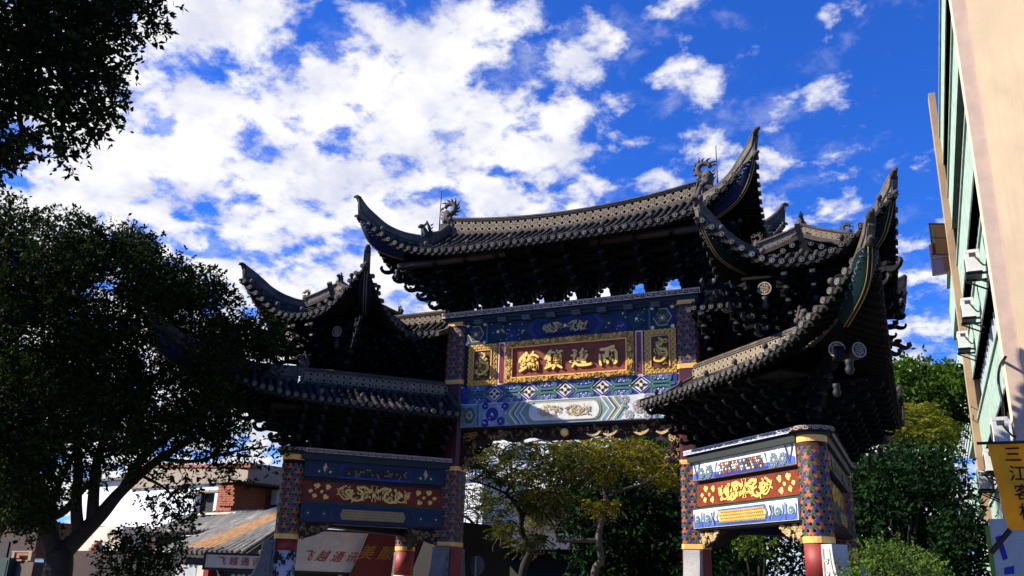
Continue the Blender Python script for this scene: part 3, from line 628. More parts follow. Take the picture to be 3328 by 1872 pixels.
    t3 = plate('lower_wing_beam', 2.96, 3.34, .23, 'offwhite' if pale else 'blue_shaded'); P = Paint(fc(.23), .003); vm = 3.14
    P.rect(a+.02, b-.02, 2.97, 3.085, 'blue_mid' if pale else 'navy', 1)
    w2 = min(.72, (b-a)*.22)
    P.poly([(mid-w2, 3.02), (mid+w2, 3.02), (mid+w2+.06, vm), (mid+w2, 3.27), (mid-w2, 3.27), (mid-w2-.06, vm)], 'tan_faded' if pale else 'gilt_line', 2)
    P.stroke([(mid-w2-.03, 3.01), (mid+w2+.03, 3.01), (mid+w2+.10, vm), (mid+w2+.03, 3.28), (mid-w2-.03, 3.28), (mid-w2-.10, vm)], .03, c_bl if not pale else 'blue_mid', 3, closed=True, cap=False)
    for i in range(int(2*w2/.065)):
        for j in range(4):
            u, v = mid-w2+.065*(i+.5*(j % 2)+.4), 3.055+j*.06; P.stroke([(u-.03, v), (u, v+.026), (u+.03, v)], .010, 'gold' if pale else 'tan_faded', 3, .004)
            P.stroke([(u-.03, v), (u, v-.026), (u+.03, v)], .010, 'gold_deep', 3, .004)
    for d in (-1, 1):
        e0 = mid+d*(w2+.16)
        for k, c in ((0, c_bl), (.05, 'green_pale' if pale else 'green_dk')): P.stroke([(e0+d*k, 3.28), (e0+d*(k+.06), vm), (e0+d*k, 3.0)], .028, c, 3, cap=False)
        for u in (e0+d*.26, mid+d*((b-a)/2-.17)):
            P.stroke([(u-.13, 3.26), (u-.13, 3.10), (u, 2.99), (u+.13, 3.10), (u+.13, 3.26)], .03, 'blue_mid' if pale else 'navy', 2, smooth=4, cap=False)
            rosette(P, u, 3.14, .085, 'green_pale' if pale else 'green_dk', 'blue_mid' if pale else 'navy', 'cream', 7, 3)
        P.rect(mid+d*((b-a)/2-.34)-.012, mid+d*((b-a)/2-.34)+.012, 2.98, 3.3, 'blue_mid' if pale else 'navy', 4)
    P.build('painted_pattern', t3)
    plate('beam_soffit_board', 2.925, 2.96, .19, dk)
    if not side:
        for d, e in ((1, a), (-1, b)):
            mb = MB(); prof = [(0, 2.92), (.80, 2.92), (.74, 2.84), (.55, 2.76), (.45, 2.68), (.22, 2.60), (.0, 2.56)]
            mb.prism([(e+d*u, v) for u, v in prof], lambda u, v, w: fr0(u, w, v), -.05, .07); o = mb.build('carved_bracket', 'carve_dark', gate)
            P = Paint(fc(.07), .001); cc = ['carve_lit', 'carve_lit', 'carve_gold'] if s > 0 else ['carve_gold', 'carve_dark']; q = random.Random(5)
            for i in range(46):
                u = q.uniform(.03, .70); lo = tab(u, [0, .22, .45, .55, .74, .80], [2.56, 2.60, 2.68, 2.76, 2.84, 2.92]); v = q.uniform(lo+.02, 2.90); r = q.uniform(.025, .055)
                P.spiral(e+d*u, v, r, 1.2, q.choice(cc), i % 3, r*.5, .03, q.random()*6, q.choice((-1, 1)))
            P.build('scroll_carving', o)
for s in (-1, 1):
    wing_face(s, 1); wing_face(s, -1)
    wing_face(s, 1, True)
    # rounded cornice corner over the wing column
    for fb in (1, -1):
        mb = MB(); mb.lathe([(.40, 4.50), (.40, 4.60)], (s*FX, fb*FY, 0), seg=20); o = mb.build('corner_cornice', 'key_dark', gate)
        F, per = perim([(s*FX+.40*math.cos(t), fb*FY+.40*math.sin(t)) for t in np.linspace(0, 2*math.pi, 24, endpoint=False)])
        P = Paint(F, .002); keyfret(P, 0, per, 4.503, 4.597, 'key_line', .010); P.build('key_fret', o)
        mb = MB(); mb.lathe([(.31, 4.44), (.34, 4.50)], (s*FX, fb*FY, 0), seg=20); mb.build('corner_moulding', 'mould_green', gate)
# ---------------------------------------------------------------- roofs
CONC = .32
def Pst(E, T, t):
    k = t+CONC*(t*t-t); return Vector((E[0]+(T[0]-E[0])*t, E[1]+(T[1]-E[1])*t, E[2]+(T[2]-E[2])*k))
def disc_mesh():
    mb = MB(); mb.lathe([(.04, .05), (.058, .05), (.058, -.012), (.047, -.012), (.043, -.004), (.028, -.004), (.024, -.012), (.002, -.016)], (0, 0, 0), (0, -1, 0), 12)
    for v in range(len(mb.v)): mb.v[v] = (mb.v[v][0], -mb.v[v][1], mb.v[v][2])
    return mb.mesh('eave_disc', ['tile_disc'])
def drip_mesh():
    mb = MB(); mb.prism([(-.075, .02), (-.05, -.01), (-.028, -.035), (0, -.052), (.028, -.035), (.05, -.01), (.075, .02)], lambda u, v, w: (u, w, v), -.01, .01); return mb.mesh('drip_tile', ['tile_pan'])
def nail_mesh():
    mb = MB(); mb.lathe([(.035, 0), (.035, .09), (.055, .10), (.055, .15), (.03, .18), (.005, .185)], (0, 0, 0), (0, -.35, 1), 10); return mb.mesh('tile_nail_cap', ['tile_disc'])
DISC, DRIP, NAIL = disc_mesh(), drip_mesh(), nail_mesh()
def outm(E, T):
    a = Vector((E[0]-T[0], E[1]-T[1], 0)); a.normalize() if a.length > 1e-4 else None
    ya = -a; za = Vector((0, 0, 1)); return ya.cross(za), ya, za, a
class Roof:
    def __init__(s, name): s.name = name; s.mb = MB(); s.pend = []; s.back = MB(); s.fringe = MB()
    def side(s, fn, p0, p1, spacing=.19, indiv=True, nails=5, thick=.07, grid_n=None, discs=True):
        """fn(p)->(E,T): eave and top point of the slope line at position p along the eave"""
        n = grid_n or max(6, int(abs(p1-p0)/.25)); ps = np.linspace(p0, p1, n+1)
        top = [[Pst(*fn(p), t) for t in np.linspace(0, 1, 7)] for p in ps]; bot = [[q-Vector((0, 0, thick)) for q in r] for r in top]
        s.mb.grid(top, 0); s.mb.grid(bot, 1)
        s.mb.grid([[r[0] for r in top], [r[0] for r in bot]], 0); s.mb.grid([top[0], bot[0]], 0); s.mb.grid([top[-1], bot[-1]], 0)
        k = max(1, round(abs(p1-p0)/spacing)); step = (p1-p0)/k
        for i in range(k):
            p = p0+step*(i+.5); E, T = fn(p); L = (Vector(T)-Vector(E)).length
            if L < .10: continue
            xa, ya, za, a = outm(E, T); m = max(2, int(L/.26)+1); path = []; rs = []
            for j in range(m):
                for t, r in ((j/m, .060), ((j+.96)/m, .050)): path.append(Pst(E, T, t)+Vector((RN.uniform(-.006, .006), RN.uniform(-.006, .006), .03+RN.uniform(-.006, .008)))); rs.append(r)
            path[0] = path[0]+a*.03; path.append(Pst(E, T, 1)+Vector((0, 0, .03))); rs.append(.052)
            if indiv: mb = MB(); mb.tube(path, rs, 8); s.pend.append(('tile_row', mb, None))
            else: s.back.tube(path, rs, 6)
            q = path[0]+a*.01
            if discs:
                if indiv: s.pend.append(('eave_disc', DISC, frame_mat(q, xa, ya, za)))
                else: s.back.tube([q-a*.03, q+a*.012], .074, 8)
                E2, T2 = fn(p+step*.5); q2 = Vector(E2)+a*.02+Vector((0, 0, -.045))
                if indiv: s.pend.append(('drip_tile', DRIP, frame_mat(q2, xa, ya, za)))
                if nails and i % nails == nails//2 and indiv: s.pend.append(('tile_nail_cap', NAIL, frame_mat(Pst(E, T, .10)+Vector((0, 0, .07)), xa, ya, za)))
            if L > .3:
                e0 = Pst(E, T, .02)-Vector((0, 0, thick+.03)); e1 = Pst(E, T, min(.9, .75/L))-Vector((0, 0, thick+.03)); s.fringe.bar(e0, e1, .07, .06)
    def done(s):
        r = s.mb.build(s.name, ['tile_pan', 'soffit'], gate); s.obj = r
        for n, g, mw in s.pend:
            if mw is None: g.build(n, 'tile_grey', r)
            else: link(n, g, r, mw=mw)
        if s.back.v: s.back.build('far_slope_tiles', 'tile_grey', r, 'stuff')
        if s.fringe.v: s.fringe.build('rafter_tails', 'soffit', r, 'stuff')
        return r

def ridge(parent, path, h=.36, th=.20, caps=True, lat=True, name='ridge', capname='ridge_cap_tile', lat0=.07, lat1=.09):
    """pierced clay ridge: foot moulding, dark core with interlaced ring lattice, cap tiles"""
    path = [Vector(p) for p in path]; seg = [(path[i+1]-path[i]).length for i in range(len(path)-1)]; cum = np.concatenate([[0], np.cumsum(seg)]); L = cum[-1]
    def pos(x):
        x = min(max(x, 0), L); i = min(int(np.searchsorted(cum, x, 'right'))-1, len(seg)-1); t = (path[i+1]-path[i]).normalized(); p = path[i]+t*(x-cum[i])
        n = t.cross(Vector((0, 0, 1))).normalized(); return p, t, n
    def band(mb, z0, z1, w, mi=0):
        n = max(2, int(L/.3)); ring = []
        for i in range(n+1):
            p, t, nn = pos(L*i/n); ring.append([p+nn*w/2+Vector((0, 0, z0)), p+nn*w/2+Vector((0, 0, z1)), p-nn*w/2+Vector((0, 0, z1)), p-nn*w/2+Vector((0, 0, z0)), p+nn*w/2+Vector((0, 0, z0))])
        mb.grid(ring, mi, False); mb.add(ring[0][:4], [(0, 1, 2, 3)], mi); mb.add(ring[-1][:4], [(3, 2, 1, 0)], mi)
    mb = MB(); band(mb, -.06, lat0*.6, th*1.35); band(mb, lat0*.6+.002, lat0, th*1.1); band(mb, h-lat1, h-lat1*.6, th*1.15); band(mb, h-lat1*.6+.002, h-.045, th*1.3); o = mb.build(name, 'ridge_clay', parent)
    mb = MB(); band(mb, lat0-.002, h-lat1+.002, th*.5); mb.build('ridge_core', 'ridge_core', o)
    if lat:
        mb = MB(); H = h-lat1-lat0; R = H/2*.66; n = int(L/(R*1.0))
        for i in range(n+1):
            x = L*i/n
            for v in (lat0+R, h-lat1-R, lat0+H/2):
                if (v == lat0+H/2) != (i % 2 == 1): continue
                p, t, nn = pos(x)
                for sg in (-1, 1):
                    vs = []
                    for k in range(11):
                        a = 2*math.pi*k/11
                        for r in (R, R-.022): vs.append(p+t*(r*math.cos(a))+Vector((0, 0, v+r*math.sin(a)))+nn*sg*(th*.46+.0004*(i % 3)))
                    mb.add(vs, [(2*k, 2*((k+1) % 11), 2*((k+1) % 11)+1, 2*k+1) for k in range(11)])
            p, t, nn = pos(x); x2 = min(x+R*1.9, L); p2, _, n2 = pos(x2)
            for sg in (-1, 1):
                for z0, z1 in ((lat0, h-lat1), (h-lat1, lat0)): mb.bar(p+Vector((0, 0, z0))+nn*sg*th*.42, p2+Vector((0, 0, z1))+n2*sg*th*.42, .014, .014)
        mb.build('pierced_lattice', 'ridge_lattice', o, 'stuff')
    if caps:
        n = max(2, round(L/.30))
        for i in range(n):
            p, t, nn = pos(L*(i+.5)/n); l = L/n/2-.006; mb = MB()
            prof = [(-.62, 0), (-.55, .45), (-.3, .85), (0, 1), (.3, .85), (.55, .45), (.62, 0)]
            rr = [[p+t*sg*l+nn*u*th+Vector((0, 0, h-.047+v*.075)) for u, v in prof] for sg in (-1, 1)]
            mb.grid(rr, 0); mb.add(rr[0], [list(range(7))]); mb.add(rr[1], [list(range(7))[::-1]]); mb.build(capname, 'ridge_clay', o)
    return o

def horn(parent, P0, P1, top, roofz, keel, th=.115, lower=None, kcol='keel_blue', tipcap=True):
    """upswept hip ridge and the painted keel board under the corner. profiles are (r,z) in the vertical plane P0->P1"""
    a = Vector((P0[0], P0[1], 0)); d = Vector((P1[0]-P0[0], P1[1]-P0[1], 0)); d.normalize(); nn = Vector((-d.y, d.x, 0))
    f = lambda r, z, w=0: a+d*r+nn*w+Vector((0, 0, z))
    tp = crom(top, 6); bt = []
    rz = crom(roofz, 6); rx, rzv = [p[0] for p in rz], [p[1] for p in rz]
    r0, r1 = tp[0][0], tp[-1][0]; lowr = roofz[-1]
    for i, (r, z) in enumerate(tp):
        b = tab(r, rx, rzv) if r <= rx[-1] else rzv[-1]+(z-rzv[-1])*min(1, ((r-rx[-1])/max(.02, r1-rx[-1]))**.8)*.9
        bt.append((r, min(b-.03, z-.05)))
    mb = MB(); mb.strip([f(*p) for p in tp], [f(*p) for p in bt], nn, th); o = mb.build('hip_ridge', 'horn_plaster', parent)
    mb = MB(); mb.tube([f(r, z+.01) for r, z in tp], [th*.58]*(len(tp)-1)+[th*.45], 8); mb.build('hip_cap', 'ridge_clay', o)
    mb = MB()
    for w in (-th*.56, th*.56): mb.tube([f(r, z*.45+b*.55, w) for (r, z), (_, b) in zip(tp, bt)], .022, 5)
    mb.build('hip_moulding', 'ridge_clay', o)
    # hooked beaks at the tip and below it
    for (r, z, q) in ((r1, tp[-1][1]+.01, 1.0), (lowr[0]+.02, lowr[1]-.01, .8)):
        mb = MB(); mb.tube([f(r-.05*q, z-.10*q), f(r+.0*q, z), f(r+.05*q, z+.035*q), f(r+.11*q, z+.03*q), f(r+.13*q, z-.01*q)], [.07*q, .075*q, .06*q, .035*q, .01*q], 8); mb.build('tip_beak', 'horn_dark', o)
    mb = MB(); mb.strip([f(r1-.015, tp[-1][1]-.02), f(r1+.012, tp[-1][1]-.16), f(lowr[0]+.05, lowr[1]+.22), f(lowr[0]+.03, lowr[1])], [f(r1-.06, tp[-1][1]-.10), f(r1-.05, tp[-1][1]-.22), f(lowr[0]-.04, lowr[1]+.12), f(lowr[0]-.08, lowr[1]-.02)], nn, th*.8); mb.build('tip_face', 'horn_plaster', o)
    # keel
    kb = crom(keel, 6); kt = []
    for r, z in kb: kt.append((r, max(z+.02, (tab(r, rx, rzv) if r <= rx[-1] else rzv[-1])-.10)))
    mb = MB(); n = len(kb); ring = []
    for (r, z), (_, t) in zip(kb, kt):
        wd = .115*min(1, .35+(t-z)*2.2)
        ring.append([f(r, t, wd*1.5), f(r, (t+z)/2, wd), f(r, z+.03, .05), f(r, z, 0), f(r, z+.03, -.05), f(r, (t+z)/2, -wd), f(r, t, -wd*1.5)])
    mb.grid(ring, 0, True); mb.grid([[q[0], q[-1]] for q in ring], 0); k = mb.build('keel_board', kcol, parent)
    mb = MB()
    for w in (-.03, .03): mb.tube([f(r, z-.004, w) for r, z in kb], .009, 5)
    mb.build('keel_gilt_edge', 'gilt_line', k)
    mb = MB(); nb = max(4, n//3)
    for i in range(3, n-6, 3):
        (r, z), (_, t) = kb[i], kt[i]; wd = .115*min(1, .35+(t-z)*2.2)
        for sg in (-1, 1):
            c = f(r, z+(t-z)*.62, sg*(wd*1.13+.012)); mb.tube([c+d*.045*math.cos(q)+Vector((0, 0, .045*math.sin(q))) for q in np.linspace(0, 5, 8)], .008, 4)
    mb.build('keel_wave_trim', 'wave_pale', k, 'stuff')
    return o

# ---------------------------------------------------------------- bracket sets
def bracket_mesh(tiers, th, step, name, hook=1.0, corner=False):
    mb = MB()
    fr = lambda u, v, w: (w, -u, v)
    mb.box(-.10, .10, -.10, .10, -.02, th*.55, 0)
    for k in range(tiers):
        z = th*.5+k*th; y1 = step*(k+1)
        for yy in (1, -1):                                    # arm out to the front and back
            if yy > 0:
                mb.box(-.045, .045, -y1, 0, z, z+th*.52, k % 2)
                prof = [(y1-.02, z), (y1+.07*hook, z-.035*hook), (y1+.14*hook, z-.035*hook), (y1+.20*hook, z-.005), (y1+.23*hook, z+.05*hook), (y1+.21*hook, z+.095*hook), (y1+.18*hook, z+.085*hook), (y1+.185*hook, z+.05*hook), (y1+.15*hook, z+.03), (y1+.08*hook, z+.045), (y1-.02, z+th*.52)]
                mb.prism(prof, fr, -.035, .035, 0 if k % 2 else 1)
                mb.prism([(y1+.185*hook, z+.0), (y1+.235*hook, z+.05*hook), (y1+.215*hook, z+.098*hook), (y1+.2*hook, z+.05*hook)], fr, -.0365, .0365, 2)
            elif not corner: mb.box(-.045, .045, 0, y1*.9, z, z+th*.52, k % 2)
        for j in range(k+1):                                   # cross arms with bearing blocks
            y = -step*j; half = min(.14+.075*(k-j), .40)
            if corner: half *= .8
            mb.box(-half, half, y-.04, y+.04, z+.012, z+th*.46, (k+j+1) % 2)
            for e in (-1, 0, 1): mb.box(e*(half-.05)-.055, e*(half-.05)+.055, y-.058, y+.058, z+th*.50, z+th*.88, j % 2)
            for e in (-1, 1): mb.box(e*half-.004, e*half+.004, y-.041, y+.041, z+.02, z+th*.44, 2)
        mb.box(-.06, .06, -y1-.06, -y1+.06, z+th*.52, z+th*.9, (k+1) % 2)
        mb.box(-.05, .05, -y1-.063, -y1-.059, z+th*.70, z+th*.88, 2)
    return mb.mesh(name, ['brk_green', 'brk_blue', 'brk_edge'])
BC, BCc = bracket_mesh(5, .195, .235, 'bracket_set'), bracket_mesh(5, .195, .33, 'bracket_set', 1.5, True)
BW, BWc = bracket_mesh(4, .195, .27, 'bracket_set', 1.1), bracket_mesh(4, .195, .42, 'bracket_set', 1.5, True)
BP, BPc = bracket_mesh(5, .195, .22, 'bracket_set'), bracket_mesh(5, .195, .31, 'bracket_set', 1.6, True)
def put_bracket(me, p, out, name='bracket_set'):
    o = Vector((out[0], out[1], 0)).normalized(); ya = -o; za = Vector((0, 0, 1)); return link(name, me, gate, mw=frame_mat(p, ya.cross(za), ya, za))

mat('emblem_tan', (.50, .38, .24), .6, .3, 8)
# shared medallion at purlin ends
def medallion(p, out, r=.15, log=1.2):
    o = Vector(out).normalized(); za = Vector((0, 0, 1)); xa = za.cross(o)*-1
    mb = MB(); mb.lathe([(r*.95, 0), (r, .02), (r, log)], p, -o, 20); ob = mb.build('purlin_end', 'disc_field', gate)
    P = Paint(lambda u, v, w: tuple(Vector(p)+xa*u+za*v+o*w), .003); c = 'key_line'
    P.stroke([(r*.9*math.cos(a), r*.9*math.sin(a)) for a in np.linspace(0, 2*math.pi, 24, endpoint=False)], r*.13, 'emblem_tan', 0, .006, closed=True, cap=False)
    w = r*.10
    for d in (-1, 1):
        P.stroke([(-r*.55, d*r*.12), (r*.55, d*r*.12)], w, 'emblem_tan', 1, cap=False)
        P.stroke([(-r*.62, d*r*.34), (-r*.25, d*r*.34), (-r*.25, d*r*.62)], w, 'emblem_tan', 1, cap=False); P.stroke([(r*.62, d*r*.34), (r*.25, d*r*.34), (r*.25, d*r*.62)], w, 'emblem_tan', 1, cap=False)
        P.stroke([(0, d*r*.3), (0, d*r*.8)], w, 'emblem_tan', 1, cap=False); P.stroke([(-r*.14, d*r*.52), (r*.14, d*r*.52)], w, 'emblem_tan', 1, cap=False)
    P.build('longevity_emblem', ob); return ob
def pendant(p, s=1.0):
    mb = MB(); mb.lathe([(.02, 0), (.05*s, .02), (.07*s, .08*s), (.045*s, .14*s), (.06*s, .16*s), (.06*s, .22*s)], p, (0, 0, 1), 10); return mb.build('lotus_pendant', 'brk_edge', gate)

# ---------------------------------------------------------------- ridge animals
def curl_beast(parent, p, dirx, s=1.0):
    """ridge-end dragon: jaws biting the ridge, tail curled up into a spiked ring. dirx: unit vector pointing along the ridge inward"""
    d = Vector(dirx).normalized(); n = d.cross(Vector((0, 0, 1))); p = Vector(p); F = lambda u, v, w=0: p+d*u*s+n*w*s+Vector((0, 0, v*s))
    mb = MB()
    mb.tube([F(.22, .02), F(.08, .10), F(-.03, .2), F(-.06, .34), F(.0, .46)], [.12*s, .18*s, .19*s, .16*s, .12*s], 8)
    ring = [F(.03+.17*math.cos(a), .58+.17*math.sin(a)) for a in np.linspace(-2.6, 2.9, 18)]
    mb.tube(ring, [(.10-.045*i/18)*s for i in range(18)], 7)
    mb.tube([F(.10, .10), F(.26, .10), F(.32, .03)], [.09*s, .07*s, .03*s], 7); mb.tube([F(.10, .02), F(.24, -.03), F(.30, -.05)], [.06*s, .05*s, .02*s], 6)
    for i, a in enumerate(np.linspace(-1.5, 2.8, 10)+NP.uniform(-.12, .12, 10)):
        c, r1 = (.03, .58), .235; mb.tube([F(c[0]+r1*math.cos(a), c[1]+r1*math.sin(a)), F(c[0]+(r1+.06)*math.cos(a+.1), c[1]+(r1+.06)*math.sin(a+.1)), F(c[0]+(r1+.10+.06*(i % 3)/2)*math.cos(a+.3), c[1]+(r1+.10+.06*(i % 3)/2)*math.sin(a+.3))], [.04*s, .03*s, .006*s], 5)
    for v in (.25, .38, .48): mb.tube([F(-.18, v), F(-.25, v+.05), F(-.27, v+.11)], [.03*s, .02*s, .005*s], 5)
    for u, v, w, r in ((.12, .2, .1, .08), (.12, .2, -.1, .08), (.02, .32, .1, .07), (.02, .32, -.1, .07), (-.06, .16, .12, .09), (-.06, .16, -.12, .09), (.2, .08, .06, .06)): mb.lathe([(.01, -r*s), (r*.8*s, -r*.5*s), (r*s, 0), (r*.8*s, r*.5*s), (.01, r*s)], F(u, v, w), (0, 0, 1), 7)
    for w in (-.1, .1): mb.tube([F(.08, .16, w), F(.0, .22, w*1.5), F(-.06, .32, w*1.3)], [.03*s, .025*s, .008*s], 5)
    o = mb.build('ridge_dragon', 'ridge_clay', parent)
    mb = MB(); mb.box(-.16*s, .16*s, -.13*s, .13*s, 0, .16*s); me = mb
    b = MB(); b.obox(F(0, -.02), d*.2*s, n*.14*s, Vector((0, 0, .1*s))); b.build('beast_pedestal', 'ridge_clay', o)
    return o
def crouch_beast(parent, p, dirx, s=1.0, m='horn_dark'):
    d = Vector(dirx).normalized(); n = d.cross(Vector((0, 0, 1))); p = Vector(p); F = lambda u, v, w=0: p+d*u*s+n*w*s+Vector((0, 0, v*s))
    mb = MB(); mb.tube([F(-.08, .0), F(-.06, .14), F(.0, .26), F(.05, .36)], [.09*s, .10*s, .085*s, .06*s], 8)
    mb.tube([F(.02, .36), F(.10, .37), F(.17, .34)], [.07*s, .065*s, .035*s], 7); mb.tube([F(.02, .0), F(.05, .12), F(.05, .24)], [.04*s, .035*s, .05*s], 6)
    for w in (-.04, .04): mb.tube([F(.0, .40, w), F(-.05, .47, w*1.4), F(-.06, .53, w*1.2)], [.025*s, .02*s, .006*s], 5)
    mb.tube([F(-.12, .05), F(-.18, .2), F(-.13, .36), F(-.07, .5), F(-.05, .56)], [.05*s, .055*s, .045*s, .03*s, .01*s], 6)
    for v in (.12, .22, .32, .42): mb.tube([F(-.17, v), F(-.22, v+.03), F(-.24, v+.07)], [.025*s, .018*s, .004*s], 5)
    o = mb.build('ridge_beast', m, parent); b = MB(); b.obox(F(-.02, -.10), d*.13*s, n*.10*s, Vector((0, 0, .11*s))); b.build('beast_pedestal', 'horn_plaster', o); return o

# ================================================================ upper roof
EX = [0, 1.5, 2.4, 2.93, 3.47, 3.82, 4.15, 4.58, 4.96, 5.1]; EZ = [9.40, 9.41, 9.43, 9.47, 9.57, 9.70, 9.90, 10.24, 10.54, 10.64]
HC = lambda r: tab(r, [0, .5, 1.0, 1.4, 1.7, 1.84], [9.97, 10.02, 10.17, 10.38, 10.56, 10.66])
def hip_c(q):  # q 0..1 along the hip
    return (3.55+1.48*q, -1.05-1.03*q, HC(q*1.80))
def c_front(fb):
    def fn(x):
        a = abs(x); E = (x, fb*-(1.80+.27*max(0, (a-2.6)/2.43)**2), tab(a, EX, EZ))
        if a < 3.55: T = (x, -fb*.13, 10.36+.022*a*a) if a < 3.3 else (x, -fb*(.13+.92*(a-3.3)/.25*.0), 10.58)
        else: h = hip_c((a-3.55)/1.48); T = (x, fb*h[1], max(h[2], E[2]+.02))
        return E, T
    return fn
def c_side(s):
    def fn(y):
        a = abs(y); E = (s*(4.86+.17*(a/2.08)**2), y, tab(a, [0, .3, .8, 1.3, 1.6, 1.85, 2.08], [9.56, 9.60, 9.78, 10.08, 10.28, 10.46, 10.62]))
        if a < 1.05: T = (s*3.62, y, 9.98)
        else: h = hip_c((a-1.05)/1.03); T = (s*h[0], y, max(h[2], E[2]+.02))
        return E, T
    return fn
R1 = Roof('upper_roof')
R1.side(c_front(1), -5.02, 5.02, .192, True, 6); R1.side(c_front(-1), -5.02, 5.02, .192, False)
for s in (-1, 1):
    R1.side(c_side(s), -2.06, 2.06, .19, s > 0, 0)
    R1.mb.prism([(-1.10, 9.97), (1.10, 9.97), (.1, 10.60), (-.1, 10.60)], lambda u, v, w: (s*w, u, v), 3.52, 3.60, 1)   # gable
r1 = R1.done()
ridge(r1, [(x, 0, 10.40+.025*x*x) for x in np.linspace(-3.45, 3.45, 24)], .47, .22)
for s in (-1, 1):
    for fb in (1, -1):   # descending ridge down the front slope, then the hip horn
        mb = MB(); pts = crom([(s*3.45, -fb*.12, 10.62), (s*3.5, -fb*.5, 10.28), (s*3.55, -fb*1.0, 10.05)], 5)
        mb.strip([Vector(p)+Vector((0, 0, .26)) for p in pts], [Vector(p)-Vector((0, 0, .05)) for p in pts], (1, 0, 0), .14); mb.tube([Vector(p)+Vector((0, 0, .27)) for p in pts], .085, 8); mb.build('descending_ridge', 'ridge_clay', r1)
        horn(r1, (s*3.55, -fb*1.05), (s*5.06, -fb*2.10), [(0, 10.2), (.6, 10.26), (1.05, 10.42), (1.4, 10.68), (1.63, 10.88), (1.83, 11.13)], [(0, 9.97), (.5, 10.02), (1.0, 10.17), (1.4, 10.38), (1.78, 10.62)], [(.55, 9.56), (.88, 9.62), (1.18, 9.72), (1.4, 9.87), (1.57, 10.08), (1.70, 10.36), (1.76, 10.55)])
        crouch_beast(r1, (s*3.62, -fb*1.10, 10.18), (s*.82, -fb*.57, 0), .95)
    curl_beast(r1, (s*3.52, 0, 10.93), (-s, 0, 0), .92)
    mb = MB(); mb.tube([(s*3.80, 0, 10.75), (s*3.80, 0, 12.05)], [.018, .010], 6); mb.build('lightning_rod', 'iron', r1)
# brackets of the upper roof
for fb in (1, -1):
    for i in range(8): put_bracket(BC, (-3.0+i*.857, -fb*.20, 8.36), (0, -fb))
    for s in (-1, 1): put_bracket(BCc, (s*3.15, -fb*.18, 8.36), (s, -fb))
for s in (-1, 1):
    put_bracket(BC, (s*3.2, 0, 8.36), (s, 0))
    for q in (.62, .9, 1.18): put_bracket(BC, (s*3.2, -q+.3, 8.75), (s, -.12)) if q < 1 else None
mb = MB(); mb.box(-3.25, 3.25, -.06, .06, 8.84, 9.5); mb.box(-3.3, 3.3, -.55, -.45, 9.02, 9.14); mb.box(-3.3, 3.3, .45, .55, 9.02, 9.14); mb.box(-3.6, 3.6, -.85, -.75, 9.16, 9.28); mb.box(-3.6, 3.6, .75, .85, 9.16, 9.28)
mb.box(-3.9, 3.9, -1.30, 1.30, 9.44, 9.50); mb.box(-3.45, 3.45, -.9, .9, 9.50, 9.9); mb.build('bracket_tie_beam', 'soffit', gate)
for s in (-1, 1):
    for fb in (1, -1): medallion((s*4.08, -fb*1.42, 9.36), (s, 0, 0), .10, 3.0); 
    medallion((s*4.0, -1.36, 9.33), (s*.1, -1, 0), .105, .5); pendant((s*4.12, -1.45, 9.02), 1.1)

